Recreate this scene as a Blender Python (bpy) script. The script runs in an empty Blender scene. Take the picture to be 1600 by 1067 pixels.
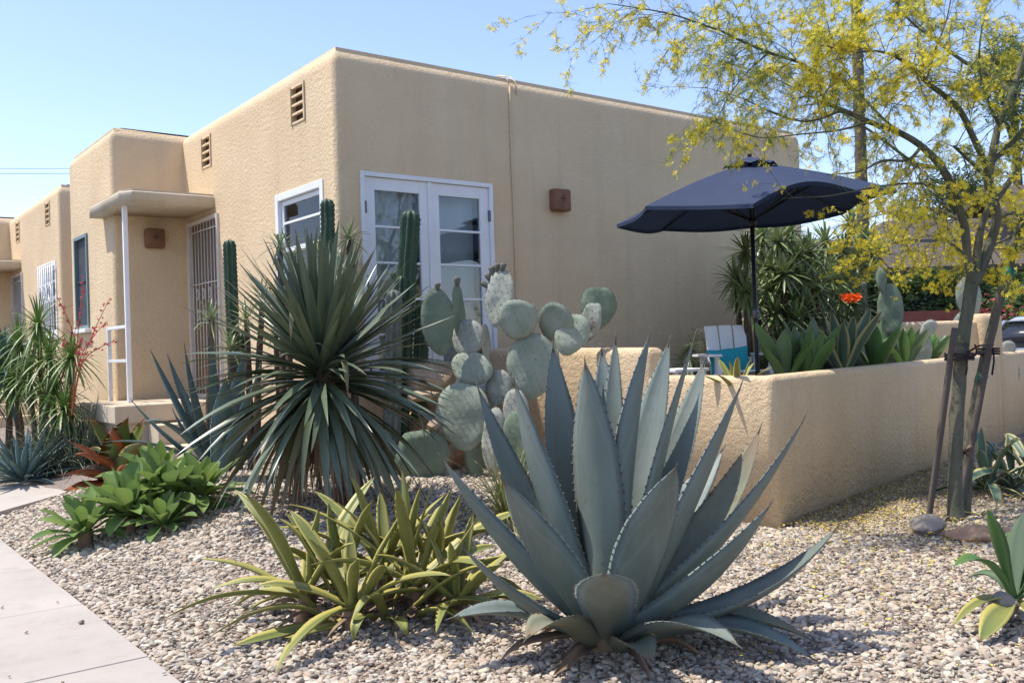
import bpy, bmesh, math, random
import numpy as np
from mathutils import Vector as V, Matrix, noise as mnoise
random.seed(7)
PI = math.pi
scn = bpy.context.scene
COL = scn.collection
U = random.uniform

# ------------------------------------------------------------------ camera
CAM = V((-4.21, -8.18, 1.4))
FPX, PITCH, ROLL, YAW = 1475.0, .00745, -.032, .9168
_F = V((0, math.cos(PITCH), math.sin(PITCH))); _R = V((1, 0, 0)); _U = _R.cross(_F)
_R2 = _R*math.cos(ROLL) + _U*math.sin(ROLL); _U2 = -_R*math.sin(ROLL) + _U*math.cos(ROLL)
_M = Matrix(((math.sin(YAW), math.cos(YAW), 0), (-math.cos(YAW), math.sin(YAW), 0), (0, 0, 1)))
CF, CR, CU = _M @ _F, _M @ _R2, _M @ _U2
FH = V((CF.x, CF.y, 0)).normalized(); RH = V((FH.y, -FH.x, 0))     # horizontal forward / right

def ray(px, py): return CF + CR*((px-800)/FPX) - CU*((py-533.5)/FPX)
def at(px, py, d): return CAM + ray(px, py)*d                       # surveyed point: photo position and distance
def on_z(px, py, z):
    r = ray(px, py); return CAM + r*((z-CAM.z)/r.z)

cam_d = bpy.data.cameras.new("camera"); cam = bpy.data.objects.new("camera", cam_d); COL.objects.link(cam)
cam_d.sensor_width = 36; cam_d.lens = FPX/1600*36; cam_d.clip_end = 2000
cam.matrix_world = Matrix(((CR.x, CU.x, -CF.x, CAM.x), (CR.y, CU.y, -CF.y, CAM.y), (CR.z, CU.z, -CF.z, CAM.z), (0, 0, 0, 1)))
scn.camera = cam
scn.cycles.max_bounces = 12; scn.cycles.diffuse_bounces = 8; scn.cycles.transparent_max_bounces = 12

# ------------------------------------------------------------------ light
SUN = V((-.37, .29, 1.0)).normalized()
sd = bpy.data.lights.new("sun", 'SUN'); sd.energy = 3.4; sd.angle = math.radians(.53); sd.color = (1, .95, .87)
so = bpy.data.objects.new("sun", sd); COL.objects.link(so); so.rotation_euler = SUN.to_track_quat('Z', 'Y').to_euler()
w = bpy.data.worlds.new("World"); scn.world = w; w.use_nodes = True
nt = w.node_tree; bg = nt.nodes['Background']
sky = nt.nodes.new('ShaderNodeTexSky'); sky.sky_type = 'NISHITA'; sky.sun_disc = False
sky.sun_elevation = math.asin(SUN.z); sky.sun_rotation = math.atan2(SUN.x, SUN.y)
sky.air_density = 1.0; sky.dust_density = .7; sky.ozone_density = 2.6; sky.altitude = 100
tint = nt.nodes.new('ShaderNodeMix'); tint.data_type = 'RGBA'; tint.blend_type = 'MULTIPLY'; tint.inputs[0].default_value = 1; tint.inputs[7].default_value = (1.055, .96, 1.005, 1)
nt.links.new(sky.outputs[0], tint.inputs[6]); nt.links.new(tint.outputs[2], bg.inputs[0]); bg.inputs[1].default_value = .15
scn.view_settings.view_transform = 'Standard'; scn.view_settings.look = 'None'
scn.view_settings.gamma = 1; scn.view_settings.exposure = 0.86

# ------------------------------------------------------------------ materials
def mat(name, c1, c2=None, scale=6, rough=.75, bump=0, bscale=20, bdist=.01, spec=.35, detail=6, transl=0, rmp=(.35, .65),
        metal=0, bump2=0, b2scale=80, streak=None, leaf=None, rnd=0, stains=None, imprint=None, spots=None):
    m = bpy.data.materials.new(name); m.use_nodes = True; N = m.node_tree.nodes; L = m.node_tree.links
    b = N['Principled BSDF']; b.inputs['Roughness'].default_value = rough; b.inputs['Specular IOR Level'].default_value = spec
    b.inputs['Metallic'].default_value = metal
    tc = N.new('ShaderNodeTexCoord')
    def nz(s, d=6, vec=None):
        n = N.new('ShaderNodeTexNoise'); n.inputs['Scale'].default_value = s; n.inputs['Detail'].default_value = d
        n.inputs['Roughness'].default_value = .6; L.new(vec or tc.outputs['Object'], n.inputs['Vector']); return n
    def mixc(a, bb, f):
        x = N.new('ShaderNodeMix'); x.data_type = 'RGBA'
        for sock, v in ((x.inputs[6], a), (x.inputs[7], bb)):
            if isinstance(v, tuple): sock.default_value = (*v, 1)
            else: L.new(v, sock)
        if isinstance(f, float): x.inputs[0].default_value = f
        else: L.new(f, x.inputs[0])
        return x.outputs[2]
    col = c1
    if c2:
        vec = None
        if streak:
            mp = N.new('ShaderNodeMapping'); mp.inputs['Scale'].default_value = streak; L.new(tc.outputs['Object'], mp.inputs[0]); vec = mp.outputs[0]
        n = nz(scale, detail, vec); r = N.new('ShaderNodeMapRange'); r.inputs[1].default_value = rmp[0]; r.inputs[2].default_value = rmp[1]
        L.new(n.outputs[0], r.inputs[0]); col = mixc(c1, c2, r.outputs[0])
    if leaf:   # leaf attribute: x = 0 centre..1 margin, y = 0 base..1 tip, z = random per leaf
        at_ = N.new('ShaderNodeAttribute'); at_.attribute_name = 'leaf'; sp = N.new('ShaderNodeSeparateXYZ'); L.new(at_.outputs['Vector'], sp.inputs[0])
        def rng(o, a, bb):
            r = N.new('ShaderNodeMapRange'); r.inputs[1].default_value = a; r.inputs[2].default_value = bb; L.new(o, r.inputs[0]); return r.outputs[0]
        for chan, a, bb, c in leaf:
            col = mixc(col, c, rng(sp.outputs[chan], a, bb))
    def mr(o, a, bb, lo=0., hi=1.):
        r = N.new('ShaderNodeMapRange'); r.inputs[1].default_value = a; r.inputs[2].default_value = bb; r.inputs[3].default_value = lo; r.inputs[4].default_value = hi; L.new(o, r.inputs[0]); return r.outputs[0]
    def mth(op, a, bb=None):
        x = N.new('ShaderNodeMath'); x.operation = op
        for i_, v in enumerate((a, bb)):
            if v is None: continue
            if isinstance(v, (int, float)): x.inputs[i_].default_value = v
            else: L.new(v, x.inputs[i_])
        return x.outputs[0]
    if stains:      # weathering: broad patches and vertical rain streaks
        mp = N.new('ShaderNodeMapping'); mp.inputs['Scale'].default_value = (3.2, 3.2, .22); L.new(tc.outputs['Object'], mp.inputs[0])
        n1 = nz(1.5, 5, mp.outputs[0]); n2_ = nz(.55, 4)
        col = mixc(col, stains[0], mr(n1.outputs[0], .52, .75, 0, stains[2])); col = mixc(col, stains[1], mr(n2_.outputs[0], .5, .75, 0, stains[2]*1.2))
        n3 = nz(34, 2); col = mixc(col, stains[0], mr(n3.outputs[0], .66, .72, 0, .35))
    if imprint:     # pale outlines pressed into an agave leaf by its neighbours in the bud, and bloom rubbed off in patches
        for sh, wd_ in ((.62, .05), (.92, .04)):
            v = mth('ADD', sp.outputs[0], mth('MULTIPLY', mth('SUBTRACT', sp.outputs[1], mth('MULTIPLY', sp.outputs[2], .5)), 1.15)); v = mth('ABSOLUTE', mth('SUBTRACT', v, sh))
            col = mixc(col, imprint, mr(v, 0, wd_, .28, 0))
    if spots:       # scars
        n4 = nz(spots[1], 3); col = mixc(col, spots[0], mr(n4.outputs[0], spots[2], spots[2]+.04, 0, .8))
    if rnd:
        oi = N.new('ShaderNodeObjectInfo'); h = N.new('ShaderNodeHueSaturation'); L.new(oi.outputs['Random'], h.inputs['Value'])
    if isinstance(col, tuple): b.inputs['Base Color'].default_value = (*col, 1)
    else: L.new(col, b.inputs['Base Color'])
    if bump:
        n = nz(bscale); bp = N.new('ShaderNodeBump'); bp.inputs['Strength'].default_value = bump; bp.inputs['Distance'].default_value = bdist
        L.new(n.outputs[0], bp.inputs['Height']); last = bp
        if bump2:
            n2 = nz(b2scale, 3); bp2 = N.new('ShaderNodeBump'); bp2.inputs['Strength'].default_value = bump2; bp2.inputs['Distance'].default_value = bdist*.5
            L.new(n2.outputs[0], bp2.inputs['Height']); L.new(bp.outputs[0], bp2.inputs['Normal']); last = bp2
        L.new(last.outputs[0], b.inputs['Normal'])
    if transl:
        t = N.new('ShaderNodeBsdfTranslucent'); ms = N.new('ShaderNodeMixShader'); ms.inputs[0].default_value = transl
        if isinstance(col, tuple): t.inputs[0].default_value = (*col, 1)
        else: L.new(col, t.inputs[0])
        L.new(b.outputs[0], ms.inputs[1]); L.new(t.outputs[0], ms.inputs[2]); L.new(ms.outputs[0], N['Material Output'].inputs[0])
    return m

def glass_mat():
    m = bpy.data.materials.new('window_glass'); m.use_nodes = True; N = m.node_tree.nodes; L = m.node_tree.links
    N.remove(N['Principled BSDF'])
    t = N.new('ShaderNodeBsdfTransparent'); t.inputs[0].default_value = (.82, .86, .88, 1)
    g = N.new('ShaderNodeBsdfGlossy'); g.inputs['Roughness'].default_value = .02
    fr = N.new('ShaderNodeFresnel'); fr.inputs[0].default_value = 1.55
    mx = N.new('ShaderNodeMixShader'); L.new(fr.outputs[0], mx.inputs[0]); L.new(t.outputs[0], mx.inputs[1]); L.new(g.outputs[0], mx.inputs[2])
    L.new(mx.outputs[0], N['Material Output'].inputs[0]); return m

MT = {}
MT['stucco'] = mat('stucco', (.745, .572, .365), (.69, .517, .32), 1.3, .9, .7, 26, .026, .15, bump2=.8, b2scale=80, stains=((.54, .43, .30), (.76, .60, .41), .40))
MT['stucco_wall'] = mat('stucco_wall', (.715, .55, .345), (.65, .485, .295), 1.6, .9, .85, 22, .030, .15, bump2=.9, b2scale=70, stains=((.44, .34, .24), (.72, .57, .40), .36))
MT['concrete'] = mat('concrete', (.365, .325, .28), (.43, .385, .335), 1.1, .85, .25, 60, .004, .2, bump2=.3, b2scale=300, stains=((.29, .25, .21), (.45, .405, .355), .6), spots=((.16, .135, .115), 45, .70))
MT['slab'] = mat('porch_concrete', (.56, .47, .35), (.48, .40, .29), 3, .85, .3, 40, .005, .2)
MT['tar'] = mat('tar_roofing', (.05, .045, .045), None, rough=.9)
MT['white'] = mat('white_paint', (.78, .78, .78), (.72, .72, .72), 4, .45, spec=.4)
MT['beige'] = mat('beige_paint', (.66, .60, .52), (.58, .52, .44), 5, .5)
MT['teal'] = mat('green_grey_paint', (.17, .24, .245), (.14, .20, .205), 5, .5)
MT['vent'] = mat('vent_dark', (.09, .05, .03), None, rough=.9)
MT['terra'] = mat('terracotta', (.235, .115, .065), (.17, .085, .05), 9, .8, .3, 30, .004)
MT['screen'] = mat('door_mesh', (.20, .135, .085), (.16, .11, .07), 40, .8)
MT['inside'] = mat('unlit_room', (.10, .09, .085), None, rough=.9)  # dark tone paints the unlit room behind the glass
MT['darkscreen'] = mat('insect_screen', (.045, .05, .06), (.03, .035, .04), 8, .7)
MT['curtain'] = mat('curtain_cloth', (.82, .84, .86), (.76, .78, .80), 3, .9)
MT['glass'] = glass_mat()
MT['iron'] = mat('bare_steel', (.18, .17, .17), None, rough=.5, metal=.6)
MT['chair'] = mat('chair_paint', (.80, .80, .80), (.74, .74, .73), 6, .5)
MT['pillow'] = mat('teal_cloth', (.03, .37, .43), (.027, .33, .39), 14, .9, .3, 200, .002)
MT['navy'] = mat('navy_canvas', (.023, .037, .082), (.02, .032, .07), 5, .8, .2, 220, .001, transl=.06)
MT['blackpole'] = mat('black_pole', (.012, .012, .014), None, rough=.4)
MT['agave'] = mat('agave_blue', (.185, .215, .192), (.10, .132, .117), 4.5, .5, .45, 10, .007, .35, streak=(1, 1, .45), rmp=(.3, .7), imprint=(.23, .27, .25), spots=((.16, .135, .09), 18, .675),
                  leaf=((2, .3, 1.4, (.18, .20, .16)), (1, .93, 1.0, (.16, .12, .08)), (1, .12, .0, (.20, .215, .16)), (0, .86, 1.0, (.23, .27, .245))))  # pale leaf margin, partly a sunlit rim put into the colour
MT['agave_old'] = mat('agave_old_leaf', (.20, .205, .135), (.13, .145, .105), 5, .6, .45, 12, .006, .25, streak=(1, 1, .45), spots=((.17, .12, .07), 14, .60), leaf=((1, .72, 1.0, (.22, .15, .09)), (0, .8, 1.0, (.26, .25, .17))))
MT['spine'] = mat('agave_spine', (.12, .10, .082), None, rough=.6)
MT['agave_dark'] = mat('agave_grey_green', (.10, .165, .16), (.075, .13, .125), 4, .5, .3, 14, .004, .35, leaf=((0, .8, 1, (.15, .21, .2)),))
MT['dry'] = mat('dry_leaf', (.28, .19, .12), (.17, .11, .075), 9, .85, .4, 30, .004)
MT['yucca'] = mat('yucca_leaf', (.09, .118, .07), (.118, .15, .092), 3, .30, 0, spec=.6, leaf=((2, .5, 1.3, (.115, .15, .09)), (1, .93, 1, (.10, .08, .04))))
MT['yucca_old'] = mat('yucca_old_leaf', (.11, .12, .05), (.15, .13, .06), 3, .5, leaf=((1, .7, 1, (.16, .10, .05)),))
MT['bark'] = mat('yucca_bark', (.13, .085, .055), (.07, .045, .03), 14, .95, .9, 24, .02)
MT['yelagave'] = mat('yellow_green_leaf', (.225, .235, .065), (.15, .185, .055), 4, .45, .2, 18, .003, .4, transl=.12, spots=((.24, .16, .08), 22, .70),
                     leaf=((2, .35, 1.2, (.21, .205, .06)), (0, .5, .88, (.46, .40, .11)), (1, .93, 1, (.15, .085, .04))))
MT['attenu'] = mat('soft_green_leaf', (.185, .275, .075), (.145, .23, .08), 3, .4, .25, 12, .004, .4, transl=.32, spots=((.26, .21, .10), 26, .72), streak=(1, 1, 1),
                   leaf=((2, .45, 1.0, (.215, .30, .07)), (0, .9, 1, (.20, .28, .10))))
MT['attenu2'] = mat('patio_agave_leaf', (.125, .235, .06), (.10, .19, .075), 3, .42, .15, 12, .003, .4, transl=.3,
                    leaf=((2, .5, 1.1, (.16, .21, .15)), (0, .88, 1, (.23, .30, .11))))
MT['varieg'] = mat('striped_leaf', (.095, .15, .095), (.075, .13, .085), 3, .5, .15, 12, .003, .4,
                   leaf=((0, .55, .8, (.42, .38, .17)), (1, .9, 1, (.2, .13, .07))))
MT['rust'] = mat('rust_leaf', (.42, .12, .03), (.26, .09, .04), 6, .5, .2, 20, .004, transl=.12, leaf=((1, .7, 1, (.22, .10, .06)),))
MT['olive'] = mat('olive_leaf', (.11, .17, .035), (.14, .15, .04), 4, .5, .2, 14, .004, leaf=((0, .85, 1, (.23, .10, .04)), (1, .75, 1, (.22, .08, .03))))
MT['pad'] = mat('cactus_pad', (.32, .35, .275), (.24, .285, .215), 6, .75, .6, 13, .014, .2, spots=((.17, .13, .09), 11, .68), stains=((.36, .36, .30), (.22, .25, .17), .28))
MT['padd'] = mat('cactus_pad_green_shade', (.19, .235, .165), (.135, .185, .125), 6, .7, .6, 13, .014, .2, spots=((.17, .13, .09), 11, .68), stains=((.27, .28, .22), (.15, .19, .12), .28))  # darker green copy of cactus_pad, shade painted in for the shaded pads
MT['padp'] = mat('cactus_pad_pale', (.36, .37, .31), (.27, .29, .24), 8, .8, .7, 15, .016, .2, spots=((.2, .15, .11), 10, .66))
MT['areole'] = mat('cactus_areole', (.12, .085, .06), None, rough=.9)
MT['needle'] = mat('cactus_needle', (.55, .50, .40), None, rough=.6)
MT['fruit'] = mat('cactus_fruit', (.12, .125, .10), (.17, .15, .12), 20, .8, .6, 60, .006)
MT['column'] = mat('column_cactus', (.045, .085, .04), (.032, .062, .035), 6, .5, .2, 30, .004)
MT['column_old'] = mat('column_cactus_grey', (.22, .22, .20), (.10, .125, .09), 6, .8, .4, 30, .006)
MT['pvbark'] = mat('palo_verde_bark', (.075, .082, .05), (.135, .125, .09), 9, .85, .7, 30, .010, streak=(1, 1, .35), spots=((.05, .045, .035), 14, .62))
MT['pvleaf'] = mat('palo_verde_leaf', (.21, .28, .08), None, rough=.6, transl=.3)
MT['flower'] = mat('yellow_flower', (.90, .80, .09), (.88, .70, .05), 9, .6, transl=.42)
MT['stake'] = mat('stake_wood', (.14, .115, .095), (.085, .068, .055), 6, .9, .5, 40, .006, streak=(1, 1, .12))
MT['tie'] = mat('black_rubber', (.02, .014, .012), None, rough=.7)
MT['greentape'] = mat('green_tape', (.01, .12, .09), None, rough=.5)
MT['rock'] = mat('field_stone', (.30, .255, .21), (.19, .165, .14), 6, .9, .6, 14, .03)
MT['rockwarm'] = mat('warm_sandstone', (.42, .265, .16), (.33, .20, .125), 7, .9, .7, 18, .03)
MT['rocktan'] = mat('pitted_tan_stone', (.46, .34, .22), (.37, .26, .17), 9, .92, .9, 26, .03)
MT['pebble'] = None
MT['soil'] = mat('gravel_bed', (.32, .27, .225), (.13, .105, .085), 34, .95, .9, 30, .03, .15, rmp=(.3, .7))
MT['patio'] = mat('patio_gravel', (.30, .25, .19), (.16, .13, .10), 20, .95, .6, 40, .02)
MT['hedge'] = mat('hedge_leaf', (.05, .09, .022), (.085, .125, .03), .7, .5, transl=.15)
MT['dracaena'] = mat('dracaena_leaf', (.155, .215, .07), (.19, .25, .095), 3, .35, leaf=((0, .6, 1, (.30, .34, .19)),), spec=.5, transl=.1)
MT['fern'] = mat('fern_leaf', (.075, .11, .05), (.10, .14, .06), 3, .6, transl=.15)
MT['coralred'] = mat('coral_flower', (.58, .075, .085), (.50, .10, .11), 9, .6, transl=.2)
MT['orange'] = mat('orange_flower', (.85, .14, .015), None, rough=.6, transl=.2)
MT['shingle'] = mat('roof_shingle', (.13, .10, .078), (.07, .055, .044), 16, .9, .5, 30, .02, streak=(1, 1, 5))
MT['bgwall'] = mat('far_house_wall', (.26, .225, .19), (.22, .19, .16), 3, .9)
MT['darkwall'] = mat('dark_house_wall', (.11, .095, .08), (.09, .078, .066), 3, .9)
MT['redwood'] = mat('red_brown_wood', (.18, .05, .035), None, rough=.8)
MT['darkvoid'] = mat('painted_shade', (.015, .014, .016), None, rough=.9)  # near-black stand-in for shade: far porch recess and hedge core
MT['carpaint'] = mat('silver_blue_paint', (.42, .47, .55), None, rough=.22, spec=.6, metal=.3)
MT['carglass'] = mat('dark_car_glass', (.015, .018, .022), None, rough=.06, spec=.7)
MT['rubber'] = mat('tyre', (.02, .02, .02), None, rough=.8)
MT['rim'] = mat('wheel_rim', (.45, .45, .46), None, rough=.35, metal=.8)
MT['bluegrey'] = mat('blue_grey_glaze', (.13, .15, .17), None, rough=.4)
MT['brick'] = mat('red_curb', (.33, .115, .085), (.27, .09, .07), 9, .9)
MT['asphalt'] = mat('asphalt', (.06, .06, .06), (.045, .045, .045), 20, .9)
MT['wire'] = mat('wire', (.12, .13, .15), None, rough=.6)
MT['palmbark'] = mat('palm_bark', (.15, .11, .085), (.09, .065, .05), 8, .95, .8, 14, .03, streak=(1, 1, 3))
MT['yelgrass'] = mat('straw_grass', (.33, .29, .10), (.22, .23, .07), 4, .6, transl=.15, leaf=((2, .5, 1, (.12, .17, .05)),))
MT['hesper'] = mat('grey_green_grass', (.10, .135, .085), (.13, .16, .10), 4, .5, spec=.45)
MT['ponytail'] = mat('bright_strap_leaf', (.10, .17, .035), (.13, .21, .05), 4, .42, spec=.45, transl=.12)

# ------------------------------------------------------------------ mesh builder
class MB:
    def __init__(s): s.v = []; s.f = []; s.m = []; s.a = []; s.sm = []
    def add(s, vs, fs, mi=0, attr=None, smooth=True):
        o = len(s.v); s.v.extend([tuple(p) for p in vs]); s.f.extend([tuple(i+o for i in f) for f in fs])
        s.m.extend([mi]*len(fs)); s.sm.extend([smooth]*len(fs)); s.a.extend(attr if attr else [(0, 0, 0)]*len(vs))
    def build(s, name, mats, parent=None, origin=None, wo=None):
        me = bpy.data.meshes.new(name)
        o = V(origin) if origin is not None else (V(parent['_o']) if parent is not None and '_o' in parent else V((0, 0, 0)))
        vs = np.array(s.v, dtype=float).reshape(-1, 3) - np.array(o)
        me.from_pydata(vs.tolist(), [], s.f)
        for m in (mats if isinstance(mats, (list, tuple)) else [mats]): me.materials.append(m)
        me.polygons.foreach_set('material_index', s.m); me.polygons.foreach_set('use_smooth', s.sm)
        at_ = me.attributes.new('leaf', 'FLOAT_VECTOR', 'POINT'); at_.data.foreach_set('vector', np.array(s.a, dtype=float).ravel())
        me.update()
        ob = bpy.data.objects.new(name, me); COL.objects.link(ob); ob['_o'] = tuple(o)
        if parent is not None: ob.parent = parent
        else: ob.location = o
        return ob

def thing(name, label, cat, loc=(0, 0, 0), group=None, local=False):
    o = bpy.data.objects.new(name, None); COL.objects.link(o); o.location = loc; o.empty_display_size = .1
    o['_o'] = (0, 0, 0) if local else tuple(loc)
    return tag(o, label, cat, group)
def tag(o, label, cat, group=None, kind=None):
    o['label'] = label; o['category'] = cat
    if group: o['group'] = group
    if kind: o['kind'] = kind
    return o
def struct(o): o['kind'] = 'structure'; return o

def box(mb, a, b, mi=0, bev=0, smooth=False):
    x0, y0, z0 = a; x1, y1, z1 = b
    if bev <= 0:
        vs = [(x, y, z) for z in (z0, z1) for y in (y0, y1) for x in (x0, x1)]
        mb.add(vs, [(0, 2, 3, 1), (4, 5, 7, 6), (0, 1, 5, 4), (2, 6, 7, 3), (0, 4, 6, 2), (1, 3, 7, 5)], mi, smooth=False); return
    bm = bmesh.new(); bmesh.ops.create_cube(bm, size=1)
    for v in bm.verts: v.co = V(((x0+x1)/2+v.co.x*(x1-x0), (y0+y1)/2+v.co.y*(y1-y0), (z0+z1)/2+v.co.z*(z1-z0)))
    bmesh.ops.bevel(bm, geom=bm.edges[:], offset=bev, segments=2, affect='EDGES', profile=.5)
    bm.verts.index_update(); mb.add([v.co for v in bm.verts], [[v.index for v in f.verts] for f in bm.faces], mi, smooth=smooth); bm.free()

def obox(mb, c, ax, ay, az, hx, hy, hz, mi=0):
    ax, ay, az = V(ax).normalized(), V(ay).normalized(), V(az).normalized(); c = V(c)
    vs = [c+ax*hx*i+ay*hy*j+az*hz*k for k in (-1, 1) for j in (-1, 1) for i in (-1, 1)]
    mb.add(vs, [(0, 2, 3, 1), (4, 5, 7, 6), (0, 1, 5, 4), (2, 6, 7, 3), (0, 4, 6, 2), (1, 3, 7, 5)], mi, smooth=False)

def tube(mb, pts, rad, n=8, mi=0, wob=0, cap=True, attr=None):
    pts = [V(p) for p in pts]; k = len(pts)
    if not isinstance(rad, (list, tuple)): rad = [rad]*k
    t0 = (pts[1]-pts[0]).normalized(); up = V((0, 0, 1)) if abs(t0.z) < .9 else V((1, 0, 0))
    x = t0.cross(up).normalized(); vs = []
    for i, p in enumerate(pts):
        t = (pts[min(i+1, k-1)]-pts[max(i-1, 0)]).normalized()
        x = (x - t*x.dot(t)).normalized(); y = t.cross(x)
        for j in range(n):
            a = 2*PI*j/n; r = rad[i]*(1+(wob*mnoise.noise(p*7+V((j*1.3, 0, 0))) if wob else 0))
            vs.append(p + x*math.cos(a)*r + y*math.sin(a)*r)
    fs = [(i*n+j, i*n+(j+1) % n, (i+1)*n+(j+1) % n, (i+1)*n+j) for i in range(k-1) for j in range(n)]
    if cap: fs += [tuple(range(n-1, -1, -1)), tuple(range((k-1)*n, k*n))]
    mb.add(vs, fs, mi, attr=[attr]*len(vs) if attr else None)

def spline(pts, sub=5):
    """Catmull-Rom through tuples (Vector, radius)"""
    P = [(V(p), r) for p, r in pts]; out = []
    for i in range(len(P)-1):
        p0, p1, p2, p3 = P[max(i-1, 0)], P[i], P[i+1], P[min(i+2, len(P)-1)]
        for j in range(sub):
            t = j/sub
            q = .5*((2*p1[0]) + (p2[0]-p0[0])*t + (2*p0[0]-5*p1[0]+4*p2[0]-p3[0])*t*t + (3*p1[0]-p0[0]-3*p2[0]+p3[0])*t**3)
            out.append((q, p1[1]+(p2[1]-p1[1])*t))
    out.append(P[-1]); return out

PROF = {
 'agave': ((0, .92), (.10, .84), (.25, .92), (.42, 1), (.60, .90), (.76, .64), (.89, .34), (.965, .12), (1, .015)),
 'yucca': ((0, .75), (.25, 1), (.6, .85), (.85, .45), (1, .02)),
 'ovate': ((0, .40), (.2, .52), (.5, .95), (.65, 1), (.8, .78), (.92, .38), (1, .03)),
 'strap': ((0, .85), (.15, .72), (.45, 1), (.75, .72), (.92, .28), (1, .02)),
 'grass': ((0, 1), (.5, .8), (1, .05)),
 'broad': ((0, .7), (.2, .8), (.5, 1), (.75, .8), (.9, .4), (1, .03)),
}
def prof(name, t):
    p = PROF[name]
    for i in range(len(p)-1):
        if t <= p[i+1][0]:
            u = (t-p[i][0])/(p[i+1][0]-p[i][0]); return p[i][1]+(p[i+1][1]-p[i][1])*u
    return p[-1][1]

def leaf(mb, b, c, t, wd, kind='agave', n=10, fold=.25, th=0, hint=None, mi=0, teeth=0, tmi=1, axis=None, cross=5, rv=None, wave=0, twist=0, tip_mi=None):
    """one leaf along a quadratic curve b-c-t, channelled towards its upper face"""
    b, c, t = V(b), V(c), V(t); rv = random.random() if rv is None else rv
    vs, at_ = [], []; half = cross//2; ph = U(0, 6)
    side0 = None; L = (c-b).length+(t-c).length; edges = ([], [])
    ring = cross + (cross-2 if th else 0)
    for i in range(n+1):
        u = i/n; p = b*(1-u)**2 + c*2*u*(1-u) + t*u*u
        tg = ((c-b)*(1-u)+(t-c)*u); tg = tg.normalized() if tg.length > 1e-6 else V((0, 0, 1))
        if i == 0:
            h = V(hint) if hint is not None else V((0, 0, 1))
            nr = h - tg*h.dot(tg)
            if nr.length < 1e-3: nr = V((1, 0, 0)).cross(tg)
            nr.normalize(); side = tg.cross(nr).normalized()
        else:
            side = (side - tg*side.dot(tg)).normalized()
        if twist: side = (Matrix.Rotation(twist/n, 3, tg) @ side).normalized()
        nr = side.cross(tg).normalized()
        W = wd*prof(kind, u)/2; fo = fold*(1-.45*u)
        if wave: p = p + nr*math.sin(u*9+ph)*wave*u
        for k in range(cross):
            s = (k-half)/half
            q = p + side*s*W*(1-.12*fo*s*s) + nr*(fo*W*1.3*s*s)
            vs.append(q); at_.append((abs(s), u, rv))
            if k == 0: edges[0].append((q, -side, tg, nr))
            if k == cross-1: edges[1].append((q, side, tg, nr))
        if th:
            for k in range(cross-2, 0, -1):
                s = (k-half)/half
                vs.append(p + side*s*W*.97 + nr*(fo*W*1.3*s*s - th*(1-s*s)*(1-u*.9))); at_.append((abs(s)*.5, u, rv))
    fs = []
    for i in range(n):
        a, d = i*ring, (i+1)*ring
        m = ring if th else cross-1
        for k in range(m):
            k2 = (k+1) % ring
            fs.append((a+k, d+k, d+k2, a+k2))
    mb.add(vs, fs, mi, attr=at_)
    if th:
        mb.add([vs[k] for k in range(ring)], [tuple(range(ring))], mi, attr=at_[:ring])
        mb.add([vs[n*ring+k] for k in range(ring)], [tuple(range(ring-1, -1, -1))], tmi if teeth else mi, attr=at_[-ring:])
    if teeth:
        cnt = int(L/.042)
        for E in edges:
            for k in range(cnt):
                u = (k+.7+U(-.2, .2))/cnt
                if u < .12 or u > .95: continue
                x = u*n; i = min(int(x), n-1); fr = x-i
                p = E[i][0].lerp(E[i+1][0], fr); sd_, tg, nr = E[i][1], E[i][2], E[i][3]
                z = teeth*U(.7, 1.15)*(1.15-.6*u)
                A, B_, T = p-tg*z*.55-sd_*.001, p+tg*z*.55-sd_*.001, p+sd_*z+tg*z*U(-.15, .45)
                mb.add([A, B_, T, p+nr*z*.35, p-nr*z*.35], [(0, 3, 2), (3, 1, 2), (1, 4, 2), (4, 0, 2)], tmi, smooth=False)
        p, tg = V(t), (V(t)-V(c)).normalized()
        tube(mb, [p-tg*.035, p+tg*.012, p+tg*.035], [.0045, .003, .0004], 5, tmi)

def rosette(mb, c, n, L, wd, e0, e1, kind='strap', droop=.2, mi=0, fold=.25, th=0, jit=.12, axis=V((0, 0, 1)), teeth=0, seg=8, lj=.15, cross=5, bow=.15, az0=None, base_r=.03, wave=0, tw=.25, mis=None):
    az = U(0, 6.28) if az0 is None else az0; q = V((0, 0, 1)).rotation_difference(V(axis).normalized())
    for i in range(n):
        f = (i+.5)/n; el = math.radians(e0+(e1-e0)*f**.9) + U(-jit, jit); az += 2.399963
        d = q @ V((math.cos(az)*math.cos(el), math.sin(az)*math.cos(el), math.sin(el)))
        rad = q @ V((math.cos(az), math.sin(az), 0))
        l = L*(1+U(-lj, lj))*(1 if f > .2 else .8)
        b = V(c) + rad*base_r + V(axis)*(1-f)*.02
        dr = droop*math.cos(el)*U(.6, 1.4)
        cc = b + d*l*.55 + V((0, 0, l*bow*math.cos(el)))
        t = b + d*l + V((0, 0, -dr*l)); s = rad.cross(V((0, 0, 1)))*U(-.08, .08)*l
        nh = V((0, 0, .5)) - rad*.9 if el > .5 else V((0, 0, 1)) - rad*.5
        leaf(mb, b, cc, t+s, wd*U(.85, 1.15), kind, seg, fold, th, nh, (random.choice(mis) if mis else mi), teeth, cross=cross, wave=wave, twist=U(-tw, tw))

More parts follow.
